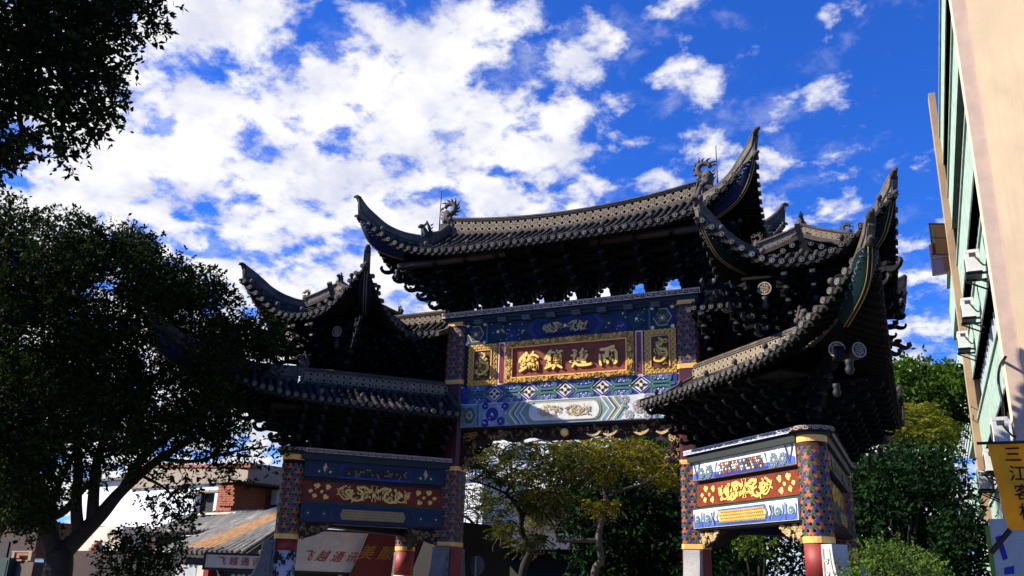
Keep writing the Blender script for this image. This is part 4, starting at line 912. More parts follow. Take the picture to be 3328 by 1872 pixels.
# ================================================================ pavilion roofs
PZX = [0, .36, .7, .85, 1.0, 1.15, 1.3, 1.5, 1.7, 1.9]; PZZ = [7.75, 7.77, 7.88, 7.97, 8.09, 8.22, 8.36, 8.55, 8.72, 8.86]
HP = lambda r: tab(r, [0, .4, .8, 1.2, 1.5, 1.72], [8.36, 8.36, 8.42, 8.58, 8.75, 8.86])
def pav(s):
    R2 = Roof('pavilion_roof'); cx = 5.80
    def hipq(q): return (.95+.92*q, 1.65+1.47*q, HP(1.72*q))   # dx, |y|, z
    def front(fb):
        def fn(dx):
            a = abs(dx); E = (s*(cx+dx), -fb*(2.92+.20*(a/1.85)**2), tab(a, PZX, PZZ))
            if a < .95: T = (s*(cx+dx), -fb*1.66, 8.37)
            else: h = hipq((a-.95)/.92); T = (s*(cx+dx), -fb*h[1], max(h[2], E[2]+.02))
            return E, T
        return fn
    def side(o):
        def fn(y):
            a = abs(y); E = (s*(cx+o*(1.66+.20*(a/3.1)**2)), y, tab(a, [0, 1.2, 1.6, 2.1, 2.5, 2.8, 3.1], [7.74, 7.78, 7.86, 8.08, 8.35, 8.60, 8.84]))
            if a < 1.65: T = (s*(cx+o*.10), y, 8.80)
            else: h = hipq((a-1.65)/1.47); T = (s*(cx+o*h[0]), y, max(h[2], E[2]+.02))
            return E, T
        return fn
    R2.side(front(1), -1.85, 1.85, .185, True, 4); R2.side(front(-1), -1.85, 1.85, .185, False)
    for o in (-1, 1): R2.side(side(o), -3.08, 3.08, .19, (s > 0 and o > 0) or (s < 0 and o < 0), 6)
    for fb in (1, -1): R2.mb.prism([(-.98, 8.34), (.98, 8.34), (.0, 8.84)], lambda u, v, w: (s*(cx+u), -fb*w, v), 1.58, 1.66, 1)
    r = R2.done()
    ridge(r, [(s*cx, y, 8.78+.02*y*y) for y in np.linspace(-1.6, 1.6, 10)], .30, .16, lat=False, name='pavilion_ridge')
    for fb in (1, -1):
        for o in (-1, 1):
            ridge(r, crom([(s*cx, -fb*1.60, 8.80), (s*(cx+o*.45), -fb*1.66, 8.60), (s*(cx+o*.92), -fb*1.72, 8.44)], 4), .26, .13, name='gable_ridge', lat0=.04, lat1=.06)
            if fb > 0:
                for k in range(1, 5):
                    q = Vector((s*(cx+o*k*.19), -1.80, 8.64-.20*k*.52)); mb = MB(); mb.tube([q, q+Vector((0, .22, .02))], .06, 8); mb.build('tile_row', 'tile_grey', r); link('eave_disc', DISC, r, mw=frame_mat(q+Vector((0, -.01, 0)), (1, 0, 0), (0, 1, 0), (0, 0, 1)))
            horn(r, (s*(cx+o*.95), -fb*1.65), (s*(cx+o*1.88), -fb*3.15), [(-.05, 8.62), (.2, 8.58), (.6, 8.64), (.94, 8.76), (1.2, 8.92), (1.43, 9.06), (1.73, 9.22)], [(0, 8.36), (.4, 8.36), (.8, 8.42), (1.2, 8.58), (1.68, 8.83)], [(.30, 7.96), (.77, 8.02), (1.16, 8.16), (1.40, 8.40), (1.54, 8.62), (1.64, 8.76)], kcol='keel_blue' if s < 0 else 'keel_green')
            curl_beast(r, (s*(cx+o*.90), -fb*1.72, 8.56), (-o*s, 0, 0), .42)
        crouch_beast(r, (s*cx, -fb*1.56, 8.98), (0, -fb, 0), .72)
        mb = MB(); mb.bar((s*cx, -fb*1.75, 8.62), (s*cx-s*.04, -fb*2.05, 8.92), .10, .10); mb.build('ridge_prow', 'horn_plaster', r)
    # brackets, plates
    bx0, bx1, by = cx-.52, cx+.52, 1.80
    mb = MB(); mb.box(*sorted((s*(bx0-.12), s*(bx1+.12))), -by-.12, by+.12, 6.42, 6.54); k = mb.build('bracket_plate', 'mould_green', gate)
    mb = MB(); mb.box(*sorted((s*(bx0+.2), s*(bx1-.2))), -by+.2, by-.2, 4.6, 6.42); mb.box(*sorted((s*(bx0+.42), s*(bx1-.42))), -by+.3, by-.3, 6.54, 8.2); mb.build('core_wall', 'soffit', gate)
    for fb in (1, -1):
        for q in (-.26, .26): put_bracket(BP, (s*(cx+q), -fb*(by-.05), 6.54), (0, -fb))
        for o in (-1, 1): put_bracket(BPc, (s*(cx+o*.48), -fb*(by-.05), 6.54), (s*o, -fb))
    for o in (-1, 1):
        for y in (-1.2, -.4, .4, 1.2): put_bracket(BP, (s*(cx+o*.48), y, 6.54), (s*o, 0))
        for fb in (1, -1): medallion((s*(cx+o*.71), -fb*2.44, 7.45), (0, -fb, 0), .14, 1.2); 
        pendant((s*(cx+o*.71), -2.40, 7.02), 1.2)
    mb = MB(); mb.box(*sorted((s*(cx-1.15), s*(cx+1.15))), -2.45, 2.45, 7.66, 7.72); mb.box(*sorted((s*(cx-.75), s*(cx+.75))), -1.55, 1.55, 7.72, 8.35); mb.build('bracket_tie_beam', 'soffit', gate)
    # link roof between the main column and the pavilion
    R4 = Roof('link_roof')
    for fb in (1, -1): R4.side(lambda x, fb=fb: ((s*x, -fb*.82, 7.66), (s*x, -fb*.10, 8.16)), 3.22, 4.95, .19, fb > 0, 4)
    r4 = R4.done(); ridge(r4, [(s*x, 0, 8.14) for x in (3.40, 4.2, 5.2)], .39, .16)
    mb = MB(); 
    for fb in (1, -1): mb.strip([(s*3.19, -fb*.86, 7.72), (s*3.19, -fb*.45, 7.90), (s*3.19, 0, 8.24)], [(s*3.19, -fb*.86, 7.60), (s*3.19, -fb*.45, 7.76), (s*3.19, 0, 8.05)], (1, 0, 0), .10)
    mb.build('verge_ridge', 'ridge_clay', r4)
    mb = MB(); mb.box(*sorted((s*3.26, s*5.3)), -.22, .22, 6.40, 6.54); mb.box(*sorted((s*3.26, s*5.3)), -.05, .05, 6.54, 8.1); mb.box(*sorted((s*3.2, s*5.0)), -.66, .66, 7.56, 7.60); mb.build('link_beam', 'soffit', gate)
    for fb in (1, -1):
        for q in (3.55, 4.25): put_bracket(BW, (s*q, -fb*.05, 6.62), (0, -fb))
    return r
pav(1); pav(-1)

# ================================================================ wing roofs
WZU = [0, .9, 1.8, 2.9, 3.66, 4.33, 4.9, 5.3, 5.64, 6.03, 6.36, 6.7, 7.03, 7.45]; WZZ = [5.46, 5.46, 5.47, 5.49, 5.52, 5.57, 5.67, 5.78, 5.91, 6.08, 6.26, 6.45, 6.64, 6.86]
HW = lambda q: tab(q, [0, .2, .45, .65, .8, .9, 1.0], [6.12, 6.10, 6.16, 6.32, 6.52, 6.68, 6.88])
for s in (-1, 1):
    R3 = Roof('wing_roof')
    C0, C1 = Vector((5.90, -2.78, 0)), Vector((7.27, -6.28, 0))
    u_h0, n_h0, u_h1, n_h1 = 4.0, .05, 7.40, 1.48
    def wfront(fb):
        f = wp(s, fb)
        def fn(u):
            E = f(u, 1.48+.06*max(0, (u-5)/2.4)**2, tab(u, WZU, WZZ))
            if u < u_h0: T = f(u, .20, 6.10)
            else:
                q = (u-u_h0)/(u_h1-u_h0); T = f(u, min(.20+(1.28)*q, 1.47), max(HW(q), E.z+.02))
            return E, T
        return fn
    def wside(y):
        a = abs(y); E = (s*(7.22+.05*(a/6.3)), y, tab(a, [0, 2.0, 2.75, 3.6, 4.4, 5.1, 5.7, 6.28], [5.50, 5.52, 5.56, 5.66, 5.86, 6.14, 6.46, 6.84]))
        if a < 2.75: T = (s*5.95, y, 6.10)
        else: q = (a-2.75)/3.53; T = (s*(5.95+1.30*q), y, max(HW(q), E[2]+.02))
        return E, T
    R3.side(wfront(1), .30, 7.36, .186, True, 5); R3.side(wfront(-1), .30, 7.36, .186, False); R3.side(wside, -6.26, 6.26, .19, False)
    r3 = R3.done()
    for fb in (1, -1):
        f = wp(s, fb)
        ridge(r3, [f(u, .08, 6.12) for u in np.linspace(.36, 3.85, 8)], .40, .17)
        mb = MB(); mb.strip([f(.24, 1.52, 5.60), f(.24, .9, 5.82), f(.24, .1, 6.30)], [f(.24, 1.52, 5.42), f(.24, .9, 5.62), f(.24, .1, 6.0)], Vector((s*WD[0], fb*WD[1], 0)), .12); mb.build('verge_ridge', 'ridge_clay', r3)
        crouch_beast(r3, f(3.92, .06, 6.50), (s*WD[0], fb*WD[1], 0), .80, 'ridge_clay')
        L = math.hypot(1.37, 3.50)
        horn(r3, (s*5.88, -fb*2.76), (s*7.26, -fb*6.30), [(0, 6.50), (.6, 6.42), (1.2, 6.38), (1.9, 6.44), (2.5, 6.56), (3.0, 6.70), (3.4, 6.88), (3.80, 7.14)], [(0, 6.12), (.8, 6.10), (1.7, 6.16), (2.5, 6.34), (3.1, 6.56), (3.68, 6.80)], [(2.2, 5.86), (2.8, 5.98), (3.2, 6.10), (3.45, 6.26), (3.6, 6.50), (3.66, 6.70)], kcol='keel_green' if s > 0 else 'keel_blue')
        # brackets along the wing, outer side and corner
        for i in range(6): put_bracket(BW, f(.42+i*.60, .10, 4.62), (s*WN[0], fb*WN[1]))
        put_bracket(BWc, (s*FX, fb*FY, 4.62), (s*.34, -fb*.94)); put_bracket(BW, (s*FX, fb*FY, 4.62), (s*WN[0], fb*WN[1])); put_bracket(BW, (s*FX, fb*FY, 4.62), (s, 0))
        q = Vector((s*.34, -fb*.94, 0)).normalized()
        medallion((s*6.50, -fb*4.70, 5.52), (s*-.10, -fb*.99, 0), .135, .35); medallion((s*6.84, -fb*4.62, 5.50), (s*.62, -fb*.78, 0), .135, .30)
        mb = MB(); mb.bar((s*FX, fb*FY, 5.40), (s*6.55, -fb*4.75, 5.46), .16, .20); mb.build('corner_beam', 'brk_blue', gate)
        pendant((s*6.68, -fb*4.80, 5.06), 1.1); pendant((s*6.42, -fb*4.34, 4.80), 1.0)
        mb = MB(); mb.prism([(.2, 5.00), (3.9, 5.00), (3.9, 6.15), (.2, 6.15)], lambda u, v, w: f(u, w, v), -.16, -.06); mb.prism([(.25, 5.38), (4.6, 5.38), (4.6, 5.42), (.25, 5.42)], lambda u, v, w: f(u, w, v), .55, 1.20); mb.prism([(.25, 5.26), (4.3, 5.26), (4.3, 5.36), (.25, 5.36)], lambda u, v, w: f(u, w, v), .52, .62); mb.build('bracket_tie_beam', 'soffit', gate)
    for i in range(7): put_bracket(BW, (s*(FX+.05), -1.95+i*.65, 4.62), (s, 0))
    mb = MB(); mb.box(*sorted((s*(FX-.06), s*(FX+.06))), -2.6, 2.6, 5.0, 6.15); mb.box(*sorted((s*(FX+.4), s*(FX+1.0))), -2.9, 2.9, 5.38, 5.42); mb.build('bracket_tie_beam', 'soffit', gate)
# ---------------------------------------------------------------- ground
mat('ground_asphalt', (.055, .054, .052), .9, .3, 2, bump=.4, bscale=60)
mat('paving', (.42, .39, .34), .85, .25, 1.2, bump=.3, bscale=40, stain=(.22, .21, .2), stain_at=(.5, .8))
mat('kerb', (.36, .35, .33), .8, .2, 3)
mb = MB(); mb.add([(-900, -900, 0), (900, -900, 0), (900, 900, 0), (-900, 900, 0)], [(0, 1, 2, 3)]); g = mb.build('ground', 'ground_asphalt', None, 'structure')
mb = MB(); mb.box(-9.2, 9.3, -26, 9, .0, .12); pv = mb.build('pavement', 'paving', None, 'structure')
mb = MB()
for a in ((-9.4, -9.2, -26, 9), (9.3, 9.5, -26, 9)): mb.box(a[0], a[1], a[2], a[3], 0, .14)
mb.build('kerb', 'kerb', None, 'structure')
mb = MB(); mb.box(-6.9, -2.2, -4.2, 4.2, .12, .30); mb.box(2.2, 6.9, -4.2, 4.2, .12, .30); mb.build('plinth', 'stone_grey', gate)

# ---------------------------------------------------------------- foliage
def leafmat(name, c0, c1, trans=.25, rough=.75, spec=.08):
    m = bpy.data.materials.new(name); m.use_nodes = True; nt = m.node_tree; N = nt.nodes.new; L = nt.links.new; b = nt.nodes['Principled BSDF']
    geo = N('ShaderNodeNewGeometry'); mx = N('ShaderNodeMix'); mx.data_type = 'RGBA'
    tc = N('ShaderNodeTexCoord'); ns = N('ShaderNodeTexNoise'); ns.inputs['Scale'].default_value = 1.1; ns.inputs['Detail'].default_value = 3; L(tc.outputs['Object'], ns.inputs['Vector'])
    ad = N('ShaderNodeMath'); ad.operation = 'MULTIPLY_ADD'; L(ns.outputs['Fac'], ad.inputs[0]); ad.inputs[1].default_value = 1.4; ad.inputs[2].default_value = -.72
    a2 = N('ShaderNodeMath'); a2.operation = 'ADD'; a2.use_clamp = True; L(ad.outputs[0], a2.inputs[0]); L(geo.outputs['Random Per Island'], a2.inputs[1])
    L(a2.outputs[0], mx.inputs[0]); mx.inputs[6].default_value = (*c0, 1); mx.inputs[7].default_value = (*c1, 1)
    L(mx.outputs[2], b.inputs['Base Color']); b.inputs['Roughness'].default_value = rough; b.inputs['Specular IOR Level'].default_value = spec
    t = N('ShaderNodeBsdfTranslucent'); vm = N('ShaderNodeVectorMath'); vm.operation = 'MULTIPLY'; vm.inputs[1].default_value = (1.7, 1.6, .5); L(mx.outputs[2], vm.inputs[0]); L(vm.outputs[0], t.inputs[0])
    ms = N('ShaderNodeMixShader'); ms.inputs[0].default_value = trans; L(b.outputs[0], ms.inputs[1]); L(t.outputs[0], ms.inputs[2]); L(ms.outputs[0], nt.nodes['Material Output'].inputs[0])
    MAT[name] = m
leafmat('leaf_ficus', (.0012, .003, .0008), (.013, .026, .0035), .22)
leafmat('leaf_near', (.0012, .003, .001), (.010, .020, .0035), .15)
leafmat('leaf_bright', (.005, .018, .003), (.062, .125, .011), .25)
leafmat('leaf_hedge', (.002, .007, .003), (.012, .040, .009), .12)
leafmat('leaf_clip', (.015, .040, .007), (.11, .17, .03), .22)
leafmat('leaf_mimosa', (.022, .034, .005), (.21, .175, .014), .35)
leafmat('leaf_feather', (.020, .034, .005), (.17, .17, .016), .3)
leafmat('leaf_olive', (.010, .018, .004), (.065, .07, .012), .3)
leafmat('leaf_lawn', (.02, .05, .01), (.06, .13, .02), .2)
mat('bark_dark', (.012, .010, .008), .9, .4, 5, bump=.8, bscale=18)
mat('bark_pale', (.105, .085, .068), .9, .4, 5, bump=.8, bscale=18, stain=(.06, .05, .04), stain_at=(.5, .7))
mat('pod_brown', (.07, .028, .014), .8, .4, 8)

def leaf_mesh(name, C, Lf, W, D, material, up=None):
    """C centres Nx3, Lf lengths, W widths, D directions Nx3 -> one folded rhombus leaf each"""
    n = len(C); q = NP.normal(size=(n, 3)); q[:, 2] *= .6
    S = np.cross(D, q); S /= np.linalg.norm(S, axis=1)[:, None]+1e-9; U = np.cross(S, D)
    Lf = Lf[:, None]; W = W[:, None]
    v = np.empty((n, 4, 3)); v[:, 0] = C; v[:, 1] = C+D*Lf*.45+S*W*.5+U*W*.12; v[:, 2] = C+D*Lf; v[:, 3] = C+D*Lf*.45-S*W*.5+U*W*.12
    me = bpy.data.meshes.new(name); me.vertices.add(4*n); me.vertices.foreach_set('co', v.reshape(-1)); me.loops.add(4*n); me.polygons.add(n)
    me.loops.foreach_set('vertex_index', np.arange(4*n, dtype=np.int32)); me.polygons.foreach_set('loop_start', np.arange(0, 4*n, 4, dtype=np.int32)); me.polygons.foreach_set('loop_total', np.full(n, 4, dtype=np.int32))
    me.materials.append(MAT[material]); me.update(calc_edges=True); me.validate(); return me
def rdir(n, zb=0.0):
    d = NP.normal(size=(n, 3)); d[:, 2] += zb; return d/np.linalg.norm(d, axis=1)[:, None]
def crown_leaves(clumps, per, leaf, sprig=7, zb=-.1, shell=.55):
    """clumps [(center,r)]: sprigs of leaves spread through each clump's volume"""
    C, D = [], []
    for c, r in clumps:
        k = max(3, int(per*(r**2)/.2/sprig)); o = rdir(k, .15); rad_ = r*(shell+(1-shell)*NP.random(k))**1.0*NP.random(k)**.25
        base = np.array(c)+o*rad_[:, None]*np.array([1, 1, .75]); tw = o*.7+rdir(k)*.7; tw /= np.linalg.norm(tw, axis=1)[:, None]
        t = NP.random((k, sprig)); p = base[:, None, :]+tw[:, None, :]*(t*leaf*2.6)[:, :, None]
        d = tw[:, None, :]*.6+rdir(k*sprig, zb).reshape(k, sprig, 3)*.9; d /= np.linalg.norm(d, axis=2)[:, :, None]
        C.append(p.reshape(-1, 3)); D.append(d.reshape(-1, 3))
    C, D = np.concatenate(C), np.concatenate(D); n = len(C); L = leaf*NP.uniform(.5, 1.45, n); return C, L, L*NP.uniform(.38, .62, n), D
def fronds(tips, n_pair, flen, leaflet):
    """feathery compound leaves at tips [(pos,dir)]"""
    P = np.array([t[0] for t in tips]); D = np.array([t[1] for t in tips]); D /= np.linalg.norm(D, axis=1)[:, None]; k = len(P)
    S = np.cross(D, np.array([0, 0, 1.0])+NP.normal(size=(k, 3))*.35); S /= np.linalg.norm(S, axis=1)[:, None]; C, DD = [], []
    fl = flen*NP.uniform(.6, 1.3, k)
    for j in range(n_pair):
        t = (j+.5)/n_pair; c = P+D*(fl*t)[:, None]; c[:, 2] -= fl*t*t*.35
        for sg in (-1, 1):
            d = S*sg+D*.55; d[:, 2] -= .15; C.append(c); DD.append(d/np.linalg.norm(d, axis=1)[:, None])
    C, DD = np.concatenate(C), np.concatenate(DD); n = len(C); L = leaflet*NP.uniform(.7, 1.3, n); return C, L, L*.24, DD
def in_poly(x, y, poly):
    c = False; j = len(poly)-1
    for i in range(len(poly)):
        (xi, yi), (xj, yj) = poly[i], poly[j]
        if (yi > y) != (yj > y) and x < (xj-xi)*(y-yi)/(yj-yi)+xi: c = not c
        j = i
    return c
def fill(poly, n, d0, d1, r0, r1, seed, holes=()):
    """clumps scattered through the volume a crown occupies; d0..d1 its depth range"""
    q = random.Random(seed); xs, ys = [p[0] for p in poly], [p[1] for p in poly]; out = []; t = 0
    while len(out) < n and t < n*60:
        t += 1; x, y = q.uniform(min(xs), max(xs)), q.uniform(min(ys), max(ys))
        if not in_poly(x, y, poly) or any((x-a)**2+(y-b)**2 < r*r for a, b, r in holes): continue
        out.append((at(x, y, q.uniform(d0, d1)), q.uniform(r0, r1)))
    return out
def limb(mb, pts, r0, r1, seg=8): 
    p = crom([tuple(Vector(q)) for q in pts], 4); n = len(p); mb.tube(p, [r0+(r1-r0)*i/(n-1) for i in range(n)], seg)
def tree(name, label, base, limbs, leaves, lm, bark, group=None, extra=None):
    t = thing(name, label, 'tree', base, group); off = Vector(base)
    mb = MB()
    for pts, r0, r1 in limbs: limb(mb, [Vector(p)-off for p in pts], r0, r1)
    mb.build('trunk', bark, t)
    C, L, W, D = leaves; me = leaf_mesh('crown', C-np.array(off), L, W, D, lm); link('crown', me, t)
    return t
def A(d): return lambda x, y, k=0: at(x, y, d+k)

# big ficus in front of the left wing
a = A(21); base = at(195, 1872, 21); base.z = 0
poly = [(-120, 700), (30, 660), (110, 720), (230, 670), (290, 760), (330, 830), (430, 745), (480, 800), (505, 890), (590, 850), (600, 930), (720, 905), (740, 980), (850, 985), (905, 1080), (915, 1190), (800, 1215), (700, 1230), (760, 1330), (770, 1400), (700, 1420), (620, 1400), (520, 1430), (440, 1470), (330, 1500), (250, 1470), (160, 1520), (130, 1660), (60, 1690), (-120, 1700)]
holes = [(465, 1150, 34), (120, 1010, 26), (85, 1150, 30), (100, 1390, 26), (480, 1250, 22), (270, 930, 16), (330, 1420, 20), (200, 1310, 16), (620, 1120, 16), (545, 1310, 26)]
cl = fill(poly, 640, 18.5, 24.5, .30, .52, 1, holes)
cl += fill([(380, 740), (500, 770), (500, 860), (420, 840)], 14, 20, 22, .18, .28, 2)+fill([(20, 640), (60, 640), (60, 740), (10, 760)], 8, 20, 22, .12, .2, 3)+fill([(440, 1400), (760, 1420), (620, 1500), (480, 1560), (400, 1600), (420, 1500)], 34, 18.5, 20, .16, .3, 4)
cl += fill([(640, 1480), (910, 1440), (900, 1560), (780, 1570), (760, 1640), (700, 1600)], 16, 18.3, 18.9, .12, .24, 5)+fill([(520, 1520), (620, 1600), (650, 1740), (560, 1720), (480, 1640)], 16, 18.3, 19, .14, .26, 6)+fill([(160, 1560), (230, 1560), (220, 1700), (170, 1760)], 8, 20, 21, .12, .2, 7)
limbs = [([base, a(190, 1840), a(180, 1790)], .30, .25), ([a(185, 1830), a(150, 1700), a(110, 1560), a(80, 1400), a(60, 1200)], .20, .07), ([a(190, 1810), a(260, 1740), a(330, 1670), a(400, 1590), a(520, 1490), a(640, 1420)], .20, .06),
         ([a(255, 1740), a(248, 1640), a(255, 1520), a(250, 1350), a(280, 1150)], .13, .05), ([a(300, 1700), a(305, 1600), a(320, 1480), a(380, 1330), a(450, 1180)], .13, .05), ([a(150, 1690), a(210, 1660), a(245, 1620), a(300, 1560)], .10, .05), ([a(400, 1590), a(470, 1480), a(600, 1380), a(720, 1300), a(800, 1200)], .11, .04),
         ([a(160, 1690), a(170, 1620), a(200, 1550), a(260, 1440)], .12, .05), ([a(520, 1490, -1), a(620, 1500, -2), a(750, 1470, -2.3), a(870, 1450, -2.4)], .05, .015), ([a(450, 1540), a(540, 1590, -1), a(600, 1660, -2)], .04, .01), ([a(110, 1560), a(30, 1450), a(-40, 1300)], .12, .05)]
cl += fill([(-60, 1500), (330, 1470), (400, 1500), (300, 1560), (330, 1620), (240, 1600), (150, 1640), (140, 1740), (60, 1700), (-60, 1720)], 60, 19.2, 21.5, .16, .30, 8, [(300, 1590, 30), (220, 1640, 26), (120, 1700, 20)])
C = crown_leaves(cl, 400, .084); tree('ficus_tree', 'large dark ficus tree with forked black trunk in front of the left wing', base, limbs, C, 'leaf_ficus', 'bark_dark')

# overhanging ficus close to the viewer
base = Vector((-4.0, -13.6, 0)); a = A(10)
poly = [(-160, -160), (580, -160), (555, 20), (515, 80), (520, 125), (490, 120), (420, 90), (400, 160), (425, 270), (410, 340), (360, 360), (365, 410), (310, 410), (300, 490), (240, 460), (245, 530), (190, 525), (150, 480), (95, 430), (95, 480), (55, 545), (-40, 570), (-160, 570)]
holes = [(60, 170, 34), (180, 235, 30), (65, 385, 58), (25, 420, 50), (240, 70, 20), (360, 230, 26), (130, 300, 22), (110, 420, 44), (290, 330, 20), (215, 400, 24), (320, 110, 18), (440, 60, 14)]
cl = fill(poly, 420, 9.2, 11.0, .06, .13, 11, holes)+[((base.x+RN.uniform(-4.6, 1.6), base.y+RN.uniform(-4.2, 2.4), RN.uniform(6.3, 10.5)), RN.uniform(.4, .7)) for i in range(190)]  # out-of-view crown clumps, enlarged to block sky light from the left bay
def seen_x(c):
    d = Vector(c)-CAM; return 1664+FPX*d.dot(cR2)/max(.1, d.dot(cF))
cl = [q for q in cl if q[1] < .2 or seen_x(q[0]) < -330]
limbs = [([base, base+Vector((.1, .1, 2.6)), base+Vector((.3, .2, 5.0))], .30, .22), ([base+Vector((.3, .2, 4.8)), at(-200, 200, 10.6), at(60, 120, 10.2), at(300, 60, 10)], .13, .025), ([base+Vector((.3, .2, 4.6)), at(-150, 420, 10.4), at(40, 350, 10.1), at(200, 420, 10)], .10, .015), ([base+Vector((.3, .2, 5)), base+Vector((-.8, -.6, 7)), base+Vector((-1.2, -1, 9))], .16, .05), ([at(60, 120, 10.2), at(180, 250, 10), at(300, 380, 10)], .03, .008), ([at(60, 350, 10.2), at(70, 450, 10.1), at(40, 560, 10)], .03, .008), ([at(300, 60, 10), at(430, 40, 10), at(540, 60, 9.9)], .02, .006)]
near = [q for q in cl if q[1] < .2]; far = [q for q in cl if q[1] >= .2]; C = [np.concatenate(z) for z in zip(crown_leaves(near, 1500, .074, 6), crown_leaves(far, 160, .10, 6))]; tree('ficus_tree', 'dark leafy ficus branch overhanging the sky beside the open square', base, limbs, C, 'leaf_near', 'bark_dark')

# mimosa-like trees behind the central opening
def pm(x, y): return 1480+x*.3396, 1380+y*.3396
def canopy(poly, n, d0, d1, seed):
    q = random.Random(seed); out = []
    for c, r in fill([pm(*p) for p in poly], n, d0, d1, .1, .2, seed):
        b = q.random()*6.28; out.append((np.array(c), np.array((math.cos(b), math.sin(b), q.uniform(-.35, .35)))))
    return out
def mim(name, label, pts, polys, d, lm, seed, bark='bark_pale'):
    a = lambda x, y, k=0: at(*pm(x, y), d+k)
    b0 = a(*pts[0][0][0]); base = Vector((b0.x, b0.y, 0)); limbs = []
    for i, (pl, r0, r1) in enumerate(pts):
        q = [a(*p) for p in pl]; limbs.append((([base] if i == 0 else [])+q, r0, r1))
    tips = []
    for j, (poly, n) in enumerate(polys): tips += canopy(poly, n, d-1.8, d+1.8, seed+j)
    t = tree(name, label, base, limbs, fronds(tips, 9, .55, .16), lm, bark, 'feathery trees behind the opening')
    off = Vector(base); mb = MB(); q = random.Random(seed)
    for p, dd in tips[::5]:      # twigs and hanging pods
        e = Vector(p)-off; mb.tube([e, e+Vector((q.uniform(-.3, .3), q.uniform(-.3, .3), -q.uniform(.1, .45))), e+Vector((q.uniform(-.5, .5), q.uniform(-.5, .5), -q.uniform(.3, .7)))], [.008, .012, .014], 4)
    mb.build('twigs', 'bark_pale', t, 'stuff')
    mb = MB()
    for p, dd in tips[2::9]:
        e = Vector(p)-off; mb.strip([e, e+Vector((.02, 0, -.2)), e+Vector((0, .02, -.42))], [e+Vector((.03, 0, 0)), e+Vector((.055, 0, -.2)), e+Vector((.03, .02, -.42))], (0, 1, 0), .01)
    mb.build('seed_pods', 'pod_brown', t, 'stuff')
    return t
mim('mimosa_tree', 'feathery olive tree with dark twisted trunk and hanging pods behind the opening', [([(640, 1440), (720, 1220), (690, 1170), (625, 1000), (640, 870)], 0.144, 0.094), ([(640, 870), (570, 740), (490, 660), (560, 550), (640, 430)], 0.079, 0.029), ([(640, 880), (700, 780), (780, 710), (930, 610), (1050, 480)], 0.079, 0.022), ([(490, 660), (300, 580), (130, 530)], 0.043, 0.022), ([(560, 550), (480, 430), (420, 300)], 0.029, 0.011), ([(780, 710), (870, 860), (940, 960)], 0.036, 0.022)],
    [([(130, 250), (330, 180), (620, 150), (900, 150), (1230, 160), (1280, 420), (1100, 560), (950, 620), (700, 520), (480, 600), (230, 500), (130, 420)], 520), ([(540, 640), (900, 600), (1150, 700), (900, 900), (700, 760), (560, 800)], 120), ([(380, 1000), (520, 880), (560, 1020), (430, 1060)], 30), ([(520, 1180), (760, 1020), (900, 1080), (700, 1190)], 50)], 29, 'leaf_olive', 21, 'bark_dark')
mim('mimosa_tree', 'yellowing feathery tree with pale bent trunk behind the opening', [([(1330, 1440), (1395, 1300), (1370, 1100), (1395, 950), (1440, 720), (1420, 600)], 0.144, 0.079), ([(1420, 600), (1470, 440), (1510, 300), (1550, 120)], 0.072, 0.036), ([(1430, 650), (1560, 635), (1680, 600), (1850, 540), (1880, 440), (1800, 340)], 0.065, 0.022), ([(1370, 1110), (1220, 1110), (1000, 1100), (930, 960), (800, 740)], 0.079, 0.029), ([(1520, 390), (1620, 340), (1760, 330), (1860, 400)], 0.029, 0.011), ([(1870, 390), (1960, 420), (2040, 520)], 0.022, 0.007), ([(1540, 640), (1520, 520), (1490, 460)], 0.025, 0.014), ([(1440, 680), (1370, 620), (1320, 600)], 0.022, 0.009)],
    [([(900, 170), (1250, 110), (1700, 100), (2000, 200), (2150, 420), (2180, 640), (1950, 560), (1700, 470), (1450, 420), (1250, 330), (1000, 320)], 420), ([(1230, 420), (1500, 420), (1450, 560), (1250, 520)], 50), ([(1280, 720), (1600, 720), (1560, 840), (1340, 860)], 46), ([(560, 640), (820, 600), (840, 900), (720, 1010), (620, 800)], 90)], 31, 'leaf_mimosa', 31)
mim('mimosa_tree', 'slender grey tree leaning across the white house', [([(225, 1250), (215, 1150), (195, 990), (110, 890), (0, 860)], 0.094, 0.043), ([(195, 990), (215, 860), (130, 780), (80, 640)], 0.043, 0.014), ([(110, 850), (60, 855), (-60, 870)], 0.036, 0.022)],
    [([(20, 560), (240, 560), (330, 760), (200, 900), (60, 800)], 60), ([(250, 620), (520, 640), (480, 900), (300, 960)], 80)], 34, 'leaf_olive', 41)

# ficus and hedge masses behind the gate
def bush(name, label, cat, poly, n, d0, d1, r0, r1, per, leaf, lm, seed, group=None, stems=3, holes=()):
    cl = fill(poly, n, d0, d1, r0, r1, seed, holes); cx = sum(p[0] for p in poly)/len(poly); b = at(cx, 1700, (d0+d1)/2); b.z = 0
    t = thing(name, label, cat, b, group); mb = MB(); q = random.Random(seed)
    for i in range(stems):
        e = Vector(cl[q.randrange(len(cl))][0])-b; limb(mb, [Vector((q.uniform(-.3, .3), q.uniform(-.3, .3), 0)), e*.5+Vector((0, 0, .2)), e], .11, .03, 6)
    mb.build('trunk', 'bark_dark', t); C, L, W, D = crown_leaves(cl, per, leaf); link('crown', leaf_mesh('crown', C-np.array(b), L, W, D, lm), t); return t
bush('ivy_thicket', 'dense dark evergreen thicket filling the right of the central opening', 'thicket', [(1760, 1560), (1900, 1480), (2060, 1420), (2290, 1420), (2300, 1900), (1900, 1900), (1850, 1750)], 260, 36, 40, .45, .8, 60, .20, 'leaf_hedge', 51)
